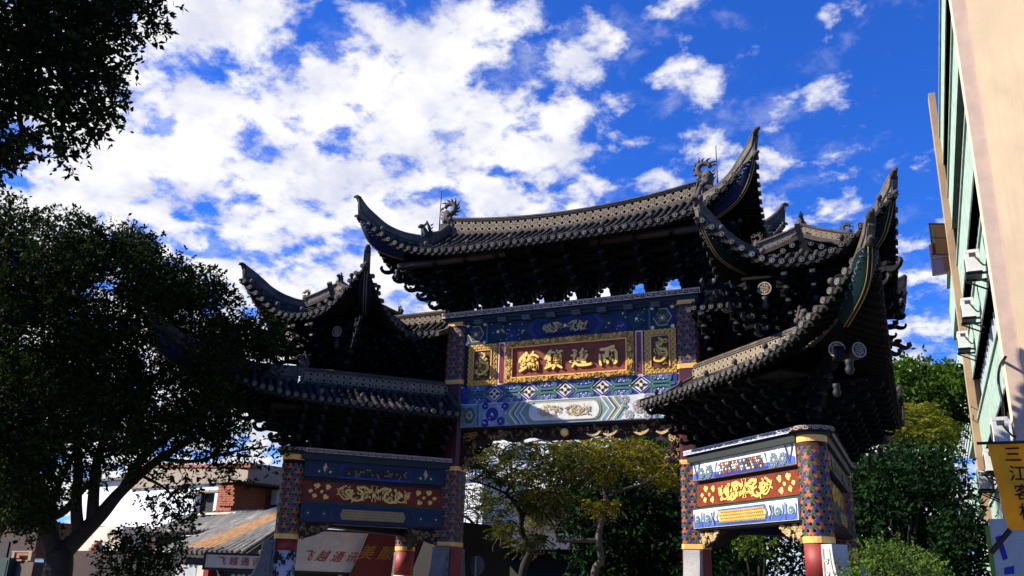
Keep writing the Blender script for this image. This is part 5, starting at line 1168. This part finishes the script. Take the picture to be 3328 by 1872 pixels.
bush('evergreen_tree', 'bright green tree top rising behind the yellowing tree', 'tree', [(2080, 1400), (2200, 1400), (2200, 1480), (2120, 1490), (2060, 1450)], 26, 41, 43, .4, .7, 70, .2, 'leaf_bright', 52)
bush('evergreen_shrub', 'dark glossy shrub seen under the right wing', 'shrub', [(2240, 1690), (2420, 1640), (2620, 1740), (2640, 1900), (2240, 1900)], 80, 33, 36, .4, .7, 60, .17, 'leaf_hedge', 53)
bush('evergreen_shrub', 'small shrub with leaves coloured as sunlit under the right wing beam', 'shrub', [(2400, 1750), (2460, 1740), (2500, 1800), (2440, 1810)], 8, 29, 30, .25, .4, 110, .13, 'leaf_clip', 54)  # bright leaf colour stands in for sunlit leaves among dark foliage
bush('ficus_tree', 'sunlit round-topped ficus beyond the right end of the archway', 'tree', [(2900, 1240), (2960, 1180), (3010, 1240), (3060, 1200), (3110, 1220), (3120, 1300), (3070, 1330), (3100, 1420), (2900, 1420)], 110, 40, 45, .5, .9, 60, .22, 'leaf_bright', 55, stems=5)
cl = fill([(2790, 1340), (2900, 1300), (3020, 1310), (3090, 1380), (3060, 1450), (2980, 1430), (2820, 1420)], 330, 31, 34, .1, .2, 56); q = random.Random(6)
b = at(2960, 1800, 32.5); b.z = 0; a = A(32.5)
tree('mimosa_tree', 'feathery yellow-green flat-topped tree beside the end of the archway', b, [([b, a(2950, 1640), a(2930, 1520), a(2880, 1480), a(2820, 1440)], .16, .03), ([a(2930, 1530), a(3000, 1470), a(3060, 1420)], .07, .02), ([a(2900, 1490), a(2940, 1420), a(3020, 1400)], .04, .01), ([a(2870, 1475), a(2850, 1430), a(2800, 1400)], .03, .01), ([a(3000, 1470), a(2980, 1420), a(2940, 1390)], .03, .01), ([a(3000, 1470), a(3060, 1480), a(3110, 1460)], .03, .01)], fronds([(np.array(c), np.array((math.cos(k), math.sin(k), q.uniform(-.3, .3)))) for (c, r), k in zip(cl, [q.random()*6.28 for _ in cl])], 9, .55, .17), 'leaf_feather', 'bark_pale')
bush('evergreen_tree', 'dense deep green evergreen between the archway and the tall building', 'tree', [(2770, 1500), (2880, 1470), (3060, 1480), (3120, 1560), (3130, 1700), (3140, 1900), (2750, 1900), (2760, 1700)], 300, 28.5, 32, .35, .6, 85, .15, 'leaf_hedge', 57, stems=5)
bush('evergreen_tree', 'green evergreen with sunlit flank in front of the deep green one', 'tree', [(2790, 1560), (2900, 1500), (3000, 1560), (2990, 1680), (2900, 1720), (2800, 1680)], 46, 27.4, 28.4, .25, .42, 110, .14, 'leaf_hedge', 58)
bush('clipped_bush', 'rounded sunlit small-leaved bush beside the clasp stone', 'bush', [(2740, 1840), (2820, 1770), (2920, 1755), (3010, 1800), (3060, 1850), (3060, 1960), (2740, 1960)], 170, 15.2, 16.8, .11, .18, 380, .055, 'leaf_clip', 59)
bush('clipped_bush', 'dark cloud-pruned bush in front of the tiled shop', 'bush', [(350, 1760), (420, 1700), (520, 1705), (560, 1760), (590, 1780), (560, 1880), (330, 1900), (320, 1800)], 110, 19.4, 20.8, .14, .24, 240, .075, 'leaf_ficus', 60)
bush('evergreen_shrub', 'dark shrub standing at the foot of the tall building', 'shrub', [(3060, 1700), (3180, 1660), (3230, 1750), (3230, 1950), (3040, 1950)], 90, 26, 27.5, .3, .45, 80, .13, 'leaf_hedge', 61)

# ---------------------------------------------------------------- tall building on the right
mat('wall_beige', (.82, .61, .36), .85, .14, .8, streak=(.66, .47, .28), bump=.6, bscale=60, stain=(.74, .54, .34), stain_at=(.5, .75), spec=.2)
mat('pilaster_pink', (.62, .44, .32), .8, .15, 2, spec=.2)
mat('mosaic_green', (.27, .37, .31), .7, .3, 3, streak=(.19, .25, .21), bump=.2, bscale=80, stain=(.25, .36, .31), stain_at=(.5, .8))
mat('fin_tan', (.46, .30, .17), .85, .2, 1.5, streak=(.28, .18, .11))
mat('glass_dark', (.012, .011, .010), .12, .2, 2, spec=.6)
mat('frame_brown', (.035, .022, .016), .5, .3, 4)
mat('shutter_white', (.46, .50, .54), .6, .12, 3)
mat('ac_white', (.62, .60, .55), .5, .12, 5, stain=(.35, .32, .28), stain_at=(.6, .85))
mat('ac_grille', (.05, .05, .05), .6, .2, 5)
mat('cable_black', (.012, .012, .012), .5, .2, 5)
mat('sash_glass', (.05, .028, .022), .08, .15, 2, spec=.8)
bl = thing('tall_building', 'tall beige-walled building with green mosaic bands and window strips', 'building', (9.69, 4.35, 0))
BX, BY = 9.69, 4.35
mat('joint_tan', (.55, .40, .25), .85, .3, 3)
def rel(mb): mb.v = [(x-BX, y-BY, z) for x, y, z in mb.v]; return mb
mb = MB(); mb.box(BX+.36, 24, BY, BY+.5, 0, 25); rel(mb).build('end_wall', 'wall_beige', bl)
mb = MB(); mb.tube([(BX+2.1, BY-.07, 0), (BX+2.1, BY-.07, 24)], .055, 8); rel(mb).build('rain_pipe', 'joint_tan', bl)
mb = MB(); mb.box(BX, BX+.355, BY+.02, BY+.7, 0, 25); rel(mb).build('corner_pilaster', 'pilaster_pink', bl)
mb = MB(); mb.box(BX+.9, 24, BY+.7, 33, 0, 19.0); rel(mb).build('core_wall', 'frame_brown', bl)
mb = MB(); mb.box(BX-.16, BX+.10, 18.5, 19.3, 0, 22.6); mb.box(BX+.10, BX+.35, 18.6, 19.6, 0, 20.9); rel(mb).build('end_pilaster', 'fin_tan', bl)
LV = [(19.1, 20.5), (16.2, 17.7), (12.95, 14.7), (9.9, 11.5), (6.9, 8.4), (3.6, 5.2)]
for i, (z0, z1) in enumerate(LV):
    mb = MB(); mb.box(BX+.08, BX+.9, BY+.7, 18.48, z0, z1); mb.box(BX+.02, BX+.9, BY+.7, 18.48, z1-.10, z1); mb.box(BX+.04, BX+.9, BY+.7, 18.48, z0, z0+.08); rel(mb).build('mosaic_band', 'mosaic_green', bl)
    mb = MB(); mb.box(BX+.16, BX+.9, 19.62, 32, z0-1.2, z1-1.0); rel(mb).build('mosaic_band', 'mosaic_green', bl)
    if i < 5:
        w0, w1 = LV[i+1][1], z0; n = 8
        for k in range(n):
            y0 = BY+.75+k*(18.4-BY-.75)/n; y1 = y0+(18.4-BY-.75)/n-.06
            mb = MB(); mb.box(BX+.45, BX+.52, y0, y1, w0+.01, w1-.01); w = rel(mb).build('window', 'glass_dark' if i < 2 else ('shutter_white' if (k < 5 or i < 4) else 'glass_dark'), bl)
            mb = MB()
            for yy in (y0, (y0+y1)/2-.03, y1-.06): mb.box(BX+.30, BX+.46, yy, yy+.06, w0+.01, w1-.01)
            mb.box(BX+.30, BX+.46, y0, y1, w0+.02, w0+.09); mb.box(BX+.30, BX+.46, y0, y1, (w0+w1)/2, (w0+w1)/2+.05); rel(mb).build('window_frame', 'frame_brown' if i < 2 else 'shutter_white', w)
def onx(px, py, x):
    d = cF + cR2*((px-1664)/FPX) - cU2*((py-936)/FPX); return CAM+d*((x-CAM.x)/d.x)
for k, (x, y0, y1) in enumerate(((3065, 720, 830), (3110, 725, 800))):
    c = onx((3106, 3110)[k], (830, 885)[k], BX+.1); mb = MB(); yy = c.y; z0, z1 = c.z, c.z+1.43; wd = .95
    t = thing('open_window_sash', 'brown framed window sash swung out from the green-banded wall' if k == 0 else 'second swung-out brown window sash behind the other', 'window sash', (BX+.1, yy, z0))
    g = Vector((-.92, -.38, 0)).normalized() if k == 0 else Vector((-.98, .2, 0)).normalized(); nn = Vector((-g.y, g.x, 0))
    for a0, a1, b0, b1 in ((0, wd, 0, .07), (0, wd, 1.36, 1.43), (0, .07, 0, 1.43), (wd-.07, wd, 0, 1.43), (0, wd, .75, .80)): mb.prism([(a0, b0), (a1, b0), (a1, b1), (a0, b1)], lambda u, v, w: g*u+nn*w+Vector((0, 0, v)), -.02+.001*b0, .02+.001*b0)
    mb.build('sash_frame', 'frame_brown', t); mb = MB(); mb.prism([(.06, .06), (wd-.06, .06), (wd-.06, 1.37), (.06, 1.37)], lambda u, v, w: g*u+nn*w+Vector((0, 0, v)), -.004, .004); mb.build('pane', 'sash_glass', t)
def ac(px, py, label, x=BX-.28):
    p = onx(px, py, x-.0); t = thing('air_conditioner_unit', label, 'air conditioner', p, 'outdoor units on the tall building'); 
    mb = MB(); mb.box(-.17, .17, -.42, .42, -.30, .30); mb.box(-.175, .175, -.425, .425, .22, .305); mb.build('housing', 'ac_white', t)
    mb = MB(); mb.lathe([(.22, 0), (.22, .012), (.2, .014)], (-.172, .08, 0), (-1, 0, 0), 18); mb.build('fan_grille', 'ac_grille', t)
    mb = MB(); mb.box(-.08, .08, -.424, -.421, .10, .22); mb.build('access_cover', 'ac_grille', t)
    mb = MB()
    for yy in (-.3, .3): mb.bar((-.22, yy, -.34), (.40, yy, -.34), .05, .06); mb.bar((-.2, yy, -.36), (.38, yy, -.66), .04, .04)
    mb.box(-.2, .2, -.40, .40, -.33, -.302); mb.build('wall_bracket', 'cable_black', t)
    mb = MB(); mb.tube(crom([(.05, -.44, .1), (.12, -.52, -.05), (.25, -.5, -.2), (.36, -.3, 0), (.34, -.2, .5), (.36, -.1, .8)], 5), .022, 6); mb.build('hose', 'cable_black', t)
    return t
ac(3160, 862, 'white outdoor air-conditioning unit highest on the tall building'); ac(3145, 1010, 'white outdoor air-conditioning unit second from the top'); ac(3130, 1112, 'white outdoor air-conditioning unit third from the top')
ac(3250, 1405, 'shaded air-conditioning unit just above the yellow banner'); ac(3222, 1500, 'white air-conditioning unit peeking out beside the banner'); ac(3198, 1562, 'lowest air-conditioning unit above the tangled cables')
c = thing('cable_bundle', 'black cables sagging along the tall building wall', 'cables', (BX, 12, 5)); 
q = random.Random(3)
for i in range(5):
    mb = MB(); a0, a1 = onx(3140+i*6, 1230+i*30, BX-.1), onx(3125+i*5, 1720+i*12, BX-.15); m = (a0+a1)/2+Vector((-.25, 0, q.uniform(-.2, .2))); mb.tube([Vector(v)-Vector((BX, 12, 5)) for v in crom([a0, m, a1], 6)], .02, 5); mb.build('cable', 'cable_black', c)
mb = MB(); pts = [onx(*v, BX-.04) for v in ((3268, 1160), (3250, 1190), (3245, 1240), (3258, 1310), (3262, 1380))]; mb.tube(crom([tuple(p-Vector((BX, 12, 5))) for p in pts], 5), .035, 6); mb.build('drain_hose', 'cable_black', c)

# ---------------------------------------------------------------- text and signs
def text_mesh(body, size, material, th=.004, bold=.012, shear=0.0, vertical=False):
    """flat lettering as mesh, origin at its centre, x right, z up, facing -y"""
    out = []; chars = body if vertical else [body]
    for i, ch in enumerate(chars):
        cu = bpy.data.curves.new('t', 'FONT'); cu.body = ch; cu.size = size; cu.align_x = 'CENTER'; cu.align_y = 'CENTER'; cu.extrude = th; cu.offset = bold*size; cu.shear = shear
        if not vertical: cu.space_character = 1.12
        ob = bpy.data.objects.new('t', cu); COL.objects.link(ob); dg = bpy.context.evaluated_depsgraph_get(); me = bpy.data.meshes.new_from_object(ob.evaluated_get(dg))
        bpy.data.objects.remove(ob); me.materials.clear(); me.materials.append(MAT[material])
        for v in me.vertices: v.co = Vector((v.co.x, -v.co.z, v.co.y-(i-(len(chars)-1)/2)*size*1.12 if vertical else v.co.y))
        out.append(me)
    return out
mat('cloth_yellow', (.80, .33, .015), .8, .2, 2.5, bump=.2, bscale=20, spec=.2, stain=(.72, .28, .01), stain_at=(.5, .8), trans=.2)
mat('ink_black', (.01, .008, .008), .7, .2, 5)
mat('ink_red', (.38, .03, .04), .6, .25, 5)
mat('ink_yellow', (.34, .20, .02), .6, .25, 5)
mat('sign_white', (.66, .65, .58), .5, .15, 3, stain=(.40, .40, .38), stain_at=(.5, .8))
mat('sign_red', (.13, .007, .006), .5, .2, 3)
mat('timber_dark', (.035, .022, .016), .7, .3, 5)
mat('wood_plank', (.30, .22, .14), .8, .3, 5)
p = at(3316, 1578, 19.5); bn = thing('cloth_banner', 'yellow hanging cloth banner with black characters beside the tall building', 'banner', p)
fwd = Vector((math.sin(rad(2)), math.cos(rad(2)), 0)); rt = Vector((fwd.y, -fwd.x, 0)); lean = .10
def bf(u, v, w): return rt*(u+v*-lean)+fwd*(-w+.05*math.sin(u*7+v*2)+.03*math.sin(v*6))+Vector((0, 0, v))
mb = MB(); mb.grid([[bf(u, v-.03*math.sin((u+.42)*3.5)*(v < -.7), 0) for u in np.linspace(-.38, .40, 12)] for v in np.linspace(-.78, .78, 14)]); clo = mb.build('cloth', 'cloth_yellow', bn)
for me, z in zip(text_mesh('三江客栈', .30, 'ink_black', .002, .010, .12, True), range(4)):
    for v in me.vertices:
        x, y, zz = v.co; q_ = bf(x+.0, zz*1.06+.03, .012); v.co = q_
    link('character', me, clo)
mb = MB(); mb.tube([bf(-.55, .80, 0), bf(.75, .80, 0)], .03, 6); mb.tube([bf(.6, .8, 0), bf(.6, -2.6, -.1), Vector((.7, .1, -p.z))], .04, 6); mb.tube([bf(-.35, -.80, .02), bf(-.75, -1.2, -.3)], .05, 6); mb.build('pole', 'timber_dark', bn)
s2 = at(3290, 1800, 23.5); sb = thing('shop_signboard', 'pale shop signboard with blue strokes below the yellow banner', 'signboard', s2); mb = MB(); mb.box(-.38, .5, -.05, .05, -.9, .75); mb.build('board', 'sign_white', sb)
mat('sign_green', (.25, .38, .03), .6, .2, 3); mat('sign_blue', (.03, .03, .40), .6, .2, 3)
mb = MB(); mb.box(-.47, -.385, -.06, .05, -.9, .6); mb.build('edge_strip', 'sign_green', sb)
mb = MB(); mb.prism([(-.30, .35), (-.18, .40), (-.1, -.1), (-.2, -.15)], lambda u, v, w: (u, -w, v), .052, .058); mb.prism([(-.2, -.3), (0, -.25), (-.02, -.42), (-.22, -.45)], lambda u, v, w: (u, -w, v), .052, .058); mb.build('blue_stroke', 'sign_blue', sb)
# ---------------------------------------------------------------- old street houses
AZ = rad(12); TF = Vector((math.sin(AZ), math.cos(AZ), 0)); TR = Vector((math.cos(AZ), -math.sin(AZ), 0))
PREF = 700
def bp(px, py, D, f=TF):
    h = cF + cR2*((PREF-1664)/FPX) - cU2*((1700-936)/FPX); h.z = 0; h.normalize()
    d = cF + cR2*((px-1664)/FPX) - cU2*((py-936)/FPX); return CAM+d*(D*h.dot(f)/d.dot(f))
mat('limewash', (.72, .73, .76), .85, .10, .9, bump=.3, bscale=20, stain=(.55, .55, .56), stain_at=(.55, .85))
mat('limewash_dirty', (.60, .52, .42), .9, .2, 1.5, bump=.4, bscale=20, stain=(.40, .30, .20), stain_at=(.5, .8))
mat('render_tan', (.40, .32, .23), .9, .2, 1.2, bump=.4, bscale=20, stain=(.27, .22, .17), stain_at=(.5, .8))
mat('brick_orange', (.42, .115, .05), .85, .35, 9, bump=.6, bscale=30, stain=(.30, .10, .06), stain_at=(.5, .7))
mat('shade_dark', (.012, .010, .009), .8, .3, 3)  # near-black stands in for the shade inside openings and shops
mat('old_tile', (.12, .115, .11), .9, .4, 3, bump=.6, bscale=20, stain=(.24, .23, .22), stain_at=(.5, .75))
mat('old_tile_bed', (.05, .047, .045), .9, .4, 3)
mat('old_tile_rust', (.28, .14, .055), .9, .45, 5, bump=.6, bscale=20, stain=(.10, .075, .06), stain_at=(.55, .75))
mat('red_wall', (.035, .010, .008), .8, .3, 2)
mat('tarp_blue', (.40, .47, .55), .6, .15, 2)
mat('corrugated', (.50, .50, .49), .5, .2, 3, metal=.2)
mat('hoarding_blue', (.13, .22, .38), .6, .2, 2)
mat('box_brown', (.09, .055, .04), .8, .3, 3)
mat('orange_beam', (.55, .22, .05), .6, .2, 3)
mat('awning_navy', (.012, .016, .05), .6, .3, 2)
mat('road_sign_blue', (.10, .12, .45), .4, .1, 3)
mat('sign_back', (.10, .11, .12), .5, .2, 3, metal=.3)
def wall(mb, px0, px1, py0, py1, D, th, mi=0, base=False):
    """upright slab facing the square; its outline given where it is seen at depth D"""
    a, b = bp(px0, py0, D), bp(px1, py0, D); z1 = (a.z+b.z)/2; z0 = 0 if base else (bp(px0, py1, D).z+bp(px1, py1, D).z)/2
    a.z = b.z = 0; m = (a+b)/2; L = (b-a).length/2
    mb.obox(m+TF*(th/2)+Vector((0, 0, (z0+z1)/2)), TR*L, TF*(th/2), Vector((0, 0, (z1-z0)/2)), mi)
def off(mb, o): mb.v = [(x-o[0], y-o[1], z-o[2]) for x, y, z in mb.v]; return mb
def part(t, name, m, *rects):
    mb = MB()
    for r in rects: wall(mb, *r[:5], r[5], 0, len(r) > 6)
    return off(mb, t.location).build(name, m, t)
def hs(name, label, px, D, cat='house'):
    p = bp(px, 1872, D); p.z = 0; return thing(name, label, cat, p)
# white house with the brick-topped parapet
t = hs('old_house', 'white house with tan brick-topped parapet and dark window hole', 620, 40)
part(t, 'wall', 'limewash', (430, 640, 1572, 1872, 40, 4, 1), (640, 703, 1572, 1600, 40, 4), (640, 703, 1668, 1872, 40, 4, 1), (703, 712, 1572, 1872, 40, 4, 1))
part(t, 'window_recess', 'shade_dark', (640, 703, 1600, 1668, 40.5, 1)); part(t, 'window_lintel', 'render_tan', (636, 708, 1593, 1600, 39.93, .1))
part(t, 'parapet', 'render_tan', (430, 808, 1519, 1576, 39.8, 3.8))
mb = MB(); wall(mb, 712, 760, 1576, 1872, 40, 3.9, 0, True); off(mb, t.location).build('brick_flank', 'brick_orange', t)
x = 432.0; i = 0
while x < 806:
    part(t, 'coping_brick', 'brick_orange', (x, x+9.2, 1509+(i % 3)*.8, 1518.6, 39.7, .5)); x += 9.8; i += 1
q = random.Random(2)
for r in range(9):
    for c in range(4): part(t, 'brick', 'brick_orange', (709+c*12.4+(r % 2)*4, 709+c*12.4+11.4+(r % 2)*4, 1578+r*7.4, 1578+r*7.4+6.4, 39.93-q.random()*.05, .12))
# limewashed houses seen through the ficus limbs
t = hs('old_house', 'limewashed house front behind the forked trunk', 380, 42); part(t, 'wall', 'limewash', (265, 490, 1560, 1872, 42, 4, 1)); part(t, 'eave_board', 'render_tan', (265, 430, 1712, 1728, 41.6, .4)); part(t, 'roof_edge', 'old_tile', (255, 500, 1552, 1560, 41.6, 4.4))
t = hs('old_house', 'low house with dirty cream wall and broken brick edge', 320, 37); part(t, 'wall', 'limewash_dirty', (250, 400, 1712, 1872, 37, 3, 1))
for k in range(9): part(t, 'broken_brick', 'brick_orange', (235+k*9, 243+k*9, 1845-k*11, 1857-k*11, 36.8-q.random()*.1, .3))
t = hs('old_house', 'dark red brick house at the left edge', 60, 36); part(t, 'wall', 'red_wall', (-200, 130, 1700, 1872, 36, 4, 1)); part(t, 'door_recess', 'shade_dark', (-20, 30, 1760, 1872, 35.9, .1, 1))
t = hs('old_house', 'dark red shopfront below the broken roof', 420, 34); part(t, 'wall', 'red_wall', (240, 560, 1790, 1872, 34, 3, 1)); part(t, 'shop_opening', 'shade_dark', (300, 540, 1815, 1872, 33.9, .1, 1))
# grey and rust tiled shop
def tiled_roof(t, c, n, m_of, r=.085, along=None, bed='old_tile_bed'):
    """c: four corners top-left, top-right, bottom-right, bottom-left; n rows of cover tiles run from the top edge to the bottom edge"""
    o = Vector(t.location); TL, TRr, BR, BL = [Vector(p)-o for p in c]
    mb = MB(); nn = (TRr-TL).cross(BL-TL).normalized(); nn = nn if nn.z > 0 else -nn
    mb.add([p for p in (TL, TRr, BR, BL)]+[p-nn*.12 for p in (TL, TRr, BR, BL)], [(0, 1, 2, 3), (7, 6, 5, 4), (0, 4, 5, 1), (1, 5, 6, 2), (2, 6, 7, 3), (3, 7, 4, 0)]); rf = mb.build('roof', bed, t)
    q = random.Random(9)
    for i in range(n):
        f = (i+.5)/n; a, b = TL.lerp(TRr, f), BL.lerp(BR, f); k = 7; pts, rs = [], []
        for j in range(k):
            for e, rr in ((j/k, r), ((j+.95)/k, r*.86)): pts.append(a.lerp(b, 1-e)+nn*(.03+q.uniform(-.006, .006))); rs.append(rr)
        mb = MB(); mb.tube(pts, rs, 7); mb.build('tile_row', m_of(f), rf)
    return rf
t = hs('tiled_shop', 'old shop under a slanting grey tiled roof with a rusty strip', 740, 30, 'shop')
TL_, TR_, BR_, BL_ = bp(720, 1668, 38), bp(930, 1640, 31), bp(935, 1782, 29.5), bp(560, 1786, 31)
tiled_roof(t, (bp(905, 1655, 34.0), bp(960, 1690, 31.0), bp(800, 1800, 29.3), bp(500, 1795, 33)), 17, lambda f: 'old_tile_rust' if .30 < f < .62 else 'old_tile', .10)
t2 = hs('tiled_house', 'house with a plain grey tiled roof behind the rusty shop roof', 640, 36, 'house')
tiled_roof(t2, (bp(640, 1668, 37), bp(900, 1664, 35), bp(720, 1722, 33.4), bp(470, 1740, 35)), 20, lambda f: 'old_tile', .10); part(t2, 'ridge_flashing', 'limewash_dirty', (640, 900, 1663, 1670, 35.5, .4)); part(t2, 'wall', 'red_wall', (480, 760, 1742, 1872, 35.5, 2, 1))
t3 = hs('tiled_house', 'far house with dark ribbed tile roof and a stubby chimney', 860, 44, 'house')
tiled_roof(t3, (bp(850, 1560, 47), bp(960, 1556, 47), bp(950, 1664, 43), bp(760, 1664, 43)), 14, lambda f: 'old_tile', .13); part(t3, 'wall', 'limewash_dirty', (770, 950, 1665, 1872, 44, 2, 1)); part(t3, 'chimney', 'stone', (884, 902, 1592, 1640, 43, .5))
part(t, 'fascia', 'timber_dark', (560, 930, 1786, 1803, 30.0, .15)); 
for i in range(22):
    p = bp(566+i*16.4, 1794+(i % 2)*2, 29.7)-Vector(t.location); mb = MB(); mb.tube([p, p+TF*.3+Vector((0, 0, .1))], .075, 8); mb.build('eave_tile', 'old_tile', t)
part(t, 'lintel_beam', 'orange_beam', (664, 930, 1796, 1803, 29.8, .1)); part(t, 'wall', 'shade_dark', (440, 930, 1804, 1872, 30.6, 2, 1)); part(t, 'side_post', 'red_lacquer', (668, 684, 1804, 1872, 29.9, .2, 1)); part(t, 'shutter', 'corrugated', (575, 640, 1835, 1872, 30.3, .1, 1)); part(t, 'cream_pier', 'limewash_dirty', (642, 668, 1838, 1872, 30.2, .2, 1)); part(t, 'gutter', 'corrugated', (530, 690, 1790, 1795, 29.9, .1))
def signboard(name, label, px, py, D, w, h, board, words, size, ink, shear=0.0, lean=0.0, tilt=0.0, bold=.006, dx=0, dz=0):
    p = at(px, py, D); t = thing(name, label, 'signboard', p); az = rad(-38)+tilt; F_ = Vector((math.sin(az), math.cos(az), 0)); R_ = Vector((math.cos(az), -math.sin(az), 0))
    U = (Vector((0, 0, 1))+R_*lean+F_*.25); fr = lambda u, v, w_: R_*u+U*v-F_*w_
    mb = MB(); mb.prism([(-w/2, -h/2), (w/2, -h/2), (w/2, h/2), (-w/2, h/2)], fr, -.06, .0); b = mb.build('board', board, t)
    mb = MB()
    for a in ((-w/2, w/2, h/2, h/2+.06), (-w/2, w/2, -h/2-.06, -h/2), (-w/2-.06, -w/2, -h/2-.06, h/2+.06), (w/2, w/2+.06, -h/2-.06, h/2+.06)): mb.prism([(a[0], a[2]), (a[1], a[2]), (a[1], a[3]), (a[0], a[3])], fr, -.07, .012)
    mb.build('board_frame', 'timber_dark', t)
    n = len(words)
    for i, ch in enumerate(words):
        me = text_mesh(ch, size, ink, .003, bold, shear)[0]
        for v in me.vertices: v.co = fr(v.co.x+(i-(n-1)/2)*size*1.28+dx, v.co.z+dz, .012-v.co.y)
        link('character', me, b)
    return t
signboard('shop_signboard', 'white signboard with red characters under the rusty tiled eave', 765, 1826, 26.5, 1.55, .34, 'sign_white', '飞越通讯', .235, 'ink_red', dx=.1)
signboard('shop_signboard', 'white slanting signboard with four red characters seen under the left wing', 1068, 1792, 27.5, 2.06, 1.12, 'sign_white', '飞越通讯', .33, 'ink_red', .2, .42, rad(-3), dx=.10, dz=-.16)
signboard('shop_signboard', 'red slanting signboard with yellow characters beside the white one', 1262, 1808, 27.5, 1.60, 1.19, 'sign_red', '美颜功', .44, 'ink_yellow', .1, .40, rad(-3), dx=-.1, dz=.06)
PREF = 1150
t = hs('signboard_shop', 'dark shop behind the two slanting signboards', 1150, 32, 'shop'); part(t, 'wall', 'shade_dark', (930, 1480, 1700, 1872, 32.5, 3, 1)); part(t, 'post', 'red_lacquer', (945, 985, 1835, 1872, 30.6, .2, 1), (1120, 1140, 1840, 1872, 30.6, .2, 1))
mb = MB(); c = [bp(1050, 1716, 30.2), bp(1190, 1728, 30.2), bp(1200, 1745, 29.0), bp(1040, 1735, 29.0)]; mb.add(c+[p-Vector((0, 0, .03)) for p in c], [(0, 1, 2, 3), (7, 6, 5, 4), (0, 4, 5, 1), (1, 5, 6, 2), (2, 6, 7, 3), (3, 7, 4, 0)]); off(mb, t.location).build('tarpaulin', 'tarp_blue', t)
# behind the central opening
AZ2 = rad(12); PREF = 1800; SV = (TF, TR); TF = Vector((math.sin(AZ2), math.cos(AZ2), 0)); TR = Vector((math.cos(AZ2), -math.sin(AZ2), 0))
_bp = bp
def bp(px, py, D): return _bp(px, py, D, TF)
t = hs('white_house', 'plain white house beyond the slender grey tree', 1520, 44); part(t, 'wall', 'limewash', (1380, 1572, 1560, 1872, 44, 4, 1)); part(t, 'roof_edge', 'old_tile', (1370, 1580, 1552, 1560, 43.8, 4.4)); part(t, 'blue_awning_edge', 'tarp_blue', (1490, 1602, 1712, 1728, 41, .3))
t = hs('street_shop', 'low dark shop row with navy awning behind the opening', 1800, 40, 'shop'); part(t, 'wall', 'shade_dark', (1480, 2320, 1700, 1872, 40, 3, 1)); part(t, 'awning', 'awning_navy', (1560, 2010, 1735, 1785, 38.5, 1.4)); part(t, 'window', 'glass_dark', (1860, 1884, 1762, 1780, 38.4, .1), (1892, 1914, 1766, 1786, 38.4, .1))
for i in range(7): part(t, 'eave_tile', 'stone_grey', (1572+i*11.5, 1582+i*11.5, 1757+i*2.6, 1780+i*2.6, 38.2-.1*i, .5))
t = hs('apartment_block', 'dim grey apartment block behind the feathery trees', 1900, 60, 'building'); part(t, 'wall', 'red_wall', (1575, 2350, 1580, 1872, 60, 6, 1))
for i in range(6):
    for j in range(3): part(t, 'window', 'glass_dark', (1600+i*120, 1650+i*120, 1600+j*80, 1640+j*80, 59.9, .1))
p = bp(1582, 1792, 33); t = thing('road_sign', 'blue angular street sign with a small red flag on a post', 'sign', p); mb = MB(); mb.prism([(-.16, -.17), (.08, -.2), (.2, -.08), (.2, .12), (.1, .2), (-.16, .2)], lambda u, v, w: TR*u-TF*w+Vector((0, 0, v)), 0, .03); mb.build('plate', 'road_sign_blue', t)
mb = MB(); mb.prism([(.2, .12), (.32, .14), (.3, .02), (.2, .0)], lambda u, v, w: TR*u-TF*w+Vector((0, 0, v)), .0, .02); mb.build('red_flag', 'red_lacquer', t); mb = MB(); mb.tube([Vector((0, 0, .2))+TF*.05, Vector((0, 0, -p.z))+TF*.05], .03, 8); mb.build('post', 'sign_back', t)
p = bp(1550, 1838, 28); t = thing('round_road_sign', 'grey back of a round road sign on a pole', 'sign', p); mb = MB(); mb.lathe([(.30, 0), (.31, .01), (.30, .02)], (0, 0, 0), -TF, 28); mb.build('plate', 'sign_back', t); mb = MB(); mb.tube([Vector((0, 0, .28))-TF*.05, Vector((0, 0, -p.z))-TF*.05], .035, 8); mb.build('post', 'corrugated', t)
TF, TR = SV
bp = _bp
# clutter along the left edge
t = hs('blue_hoarding', 'plain blue hoarding panel beside the ficus trunk', 150, 25, 'hoarding'); part(t, 'panel', 'hoarding_blue', (104, 200, 1816, 1872, 25, .06, 1)); part(t, 'rail', 'timber_dark', (104, 200, 1814, 1817, 24.98, .1))
t = hs('timber_crate', 'dark brown crate topped with a pale plank frame', 70, 23, 'crate'); part(t, 'body', 'box_brown', (34, 110, 1826, 1872, 23, .6, 1)); part(t, 'plank', 'wood_plank', (38, 106, 1790, 1795, 23, .1)); part(t, 'plank', 'wood_plank', (40, 48, 1795, 1820, 23, .1)); part(t, 'plank', 'wood_plank', (94, 104, 1795, 1822, 23, .1)); part(t, 'plank', 'wood_plank', (34, 70, 1818, 1823, 22.9, .1)); part(t, 'brick_stack', 'brick_orange', (48, 94, 1798, 1826, 23.3, .3))
mat('cabinet_green', (.01, .035, .032), .5, .2, 3)
t = hs('utility_cabinet', 'dark green street cabinet at the left edge', 10, 23, 'cabinet'); part(t, 'body', 'cabinet_green', (-60, 32, 1812, 1872, 22.6, .6, 1)); part(t, 'door', 'cabinet_green', (-50, 24, 1820, 1872, 22.57, .03, 1))
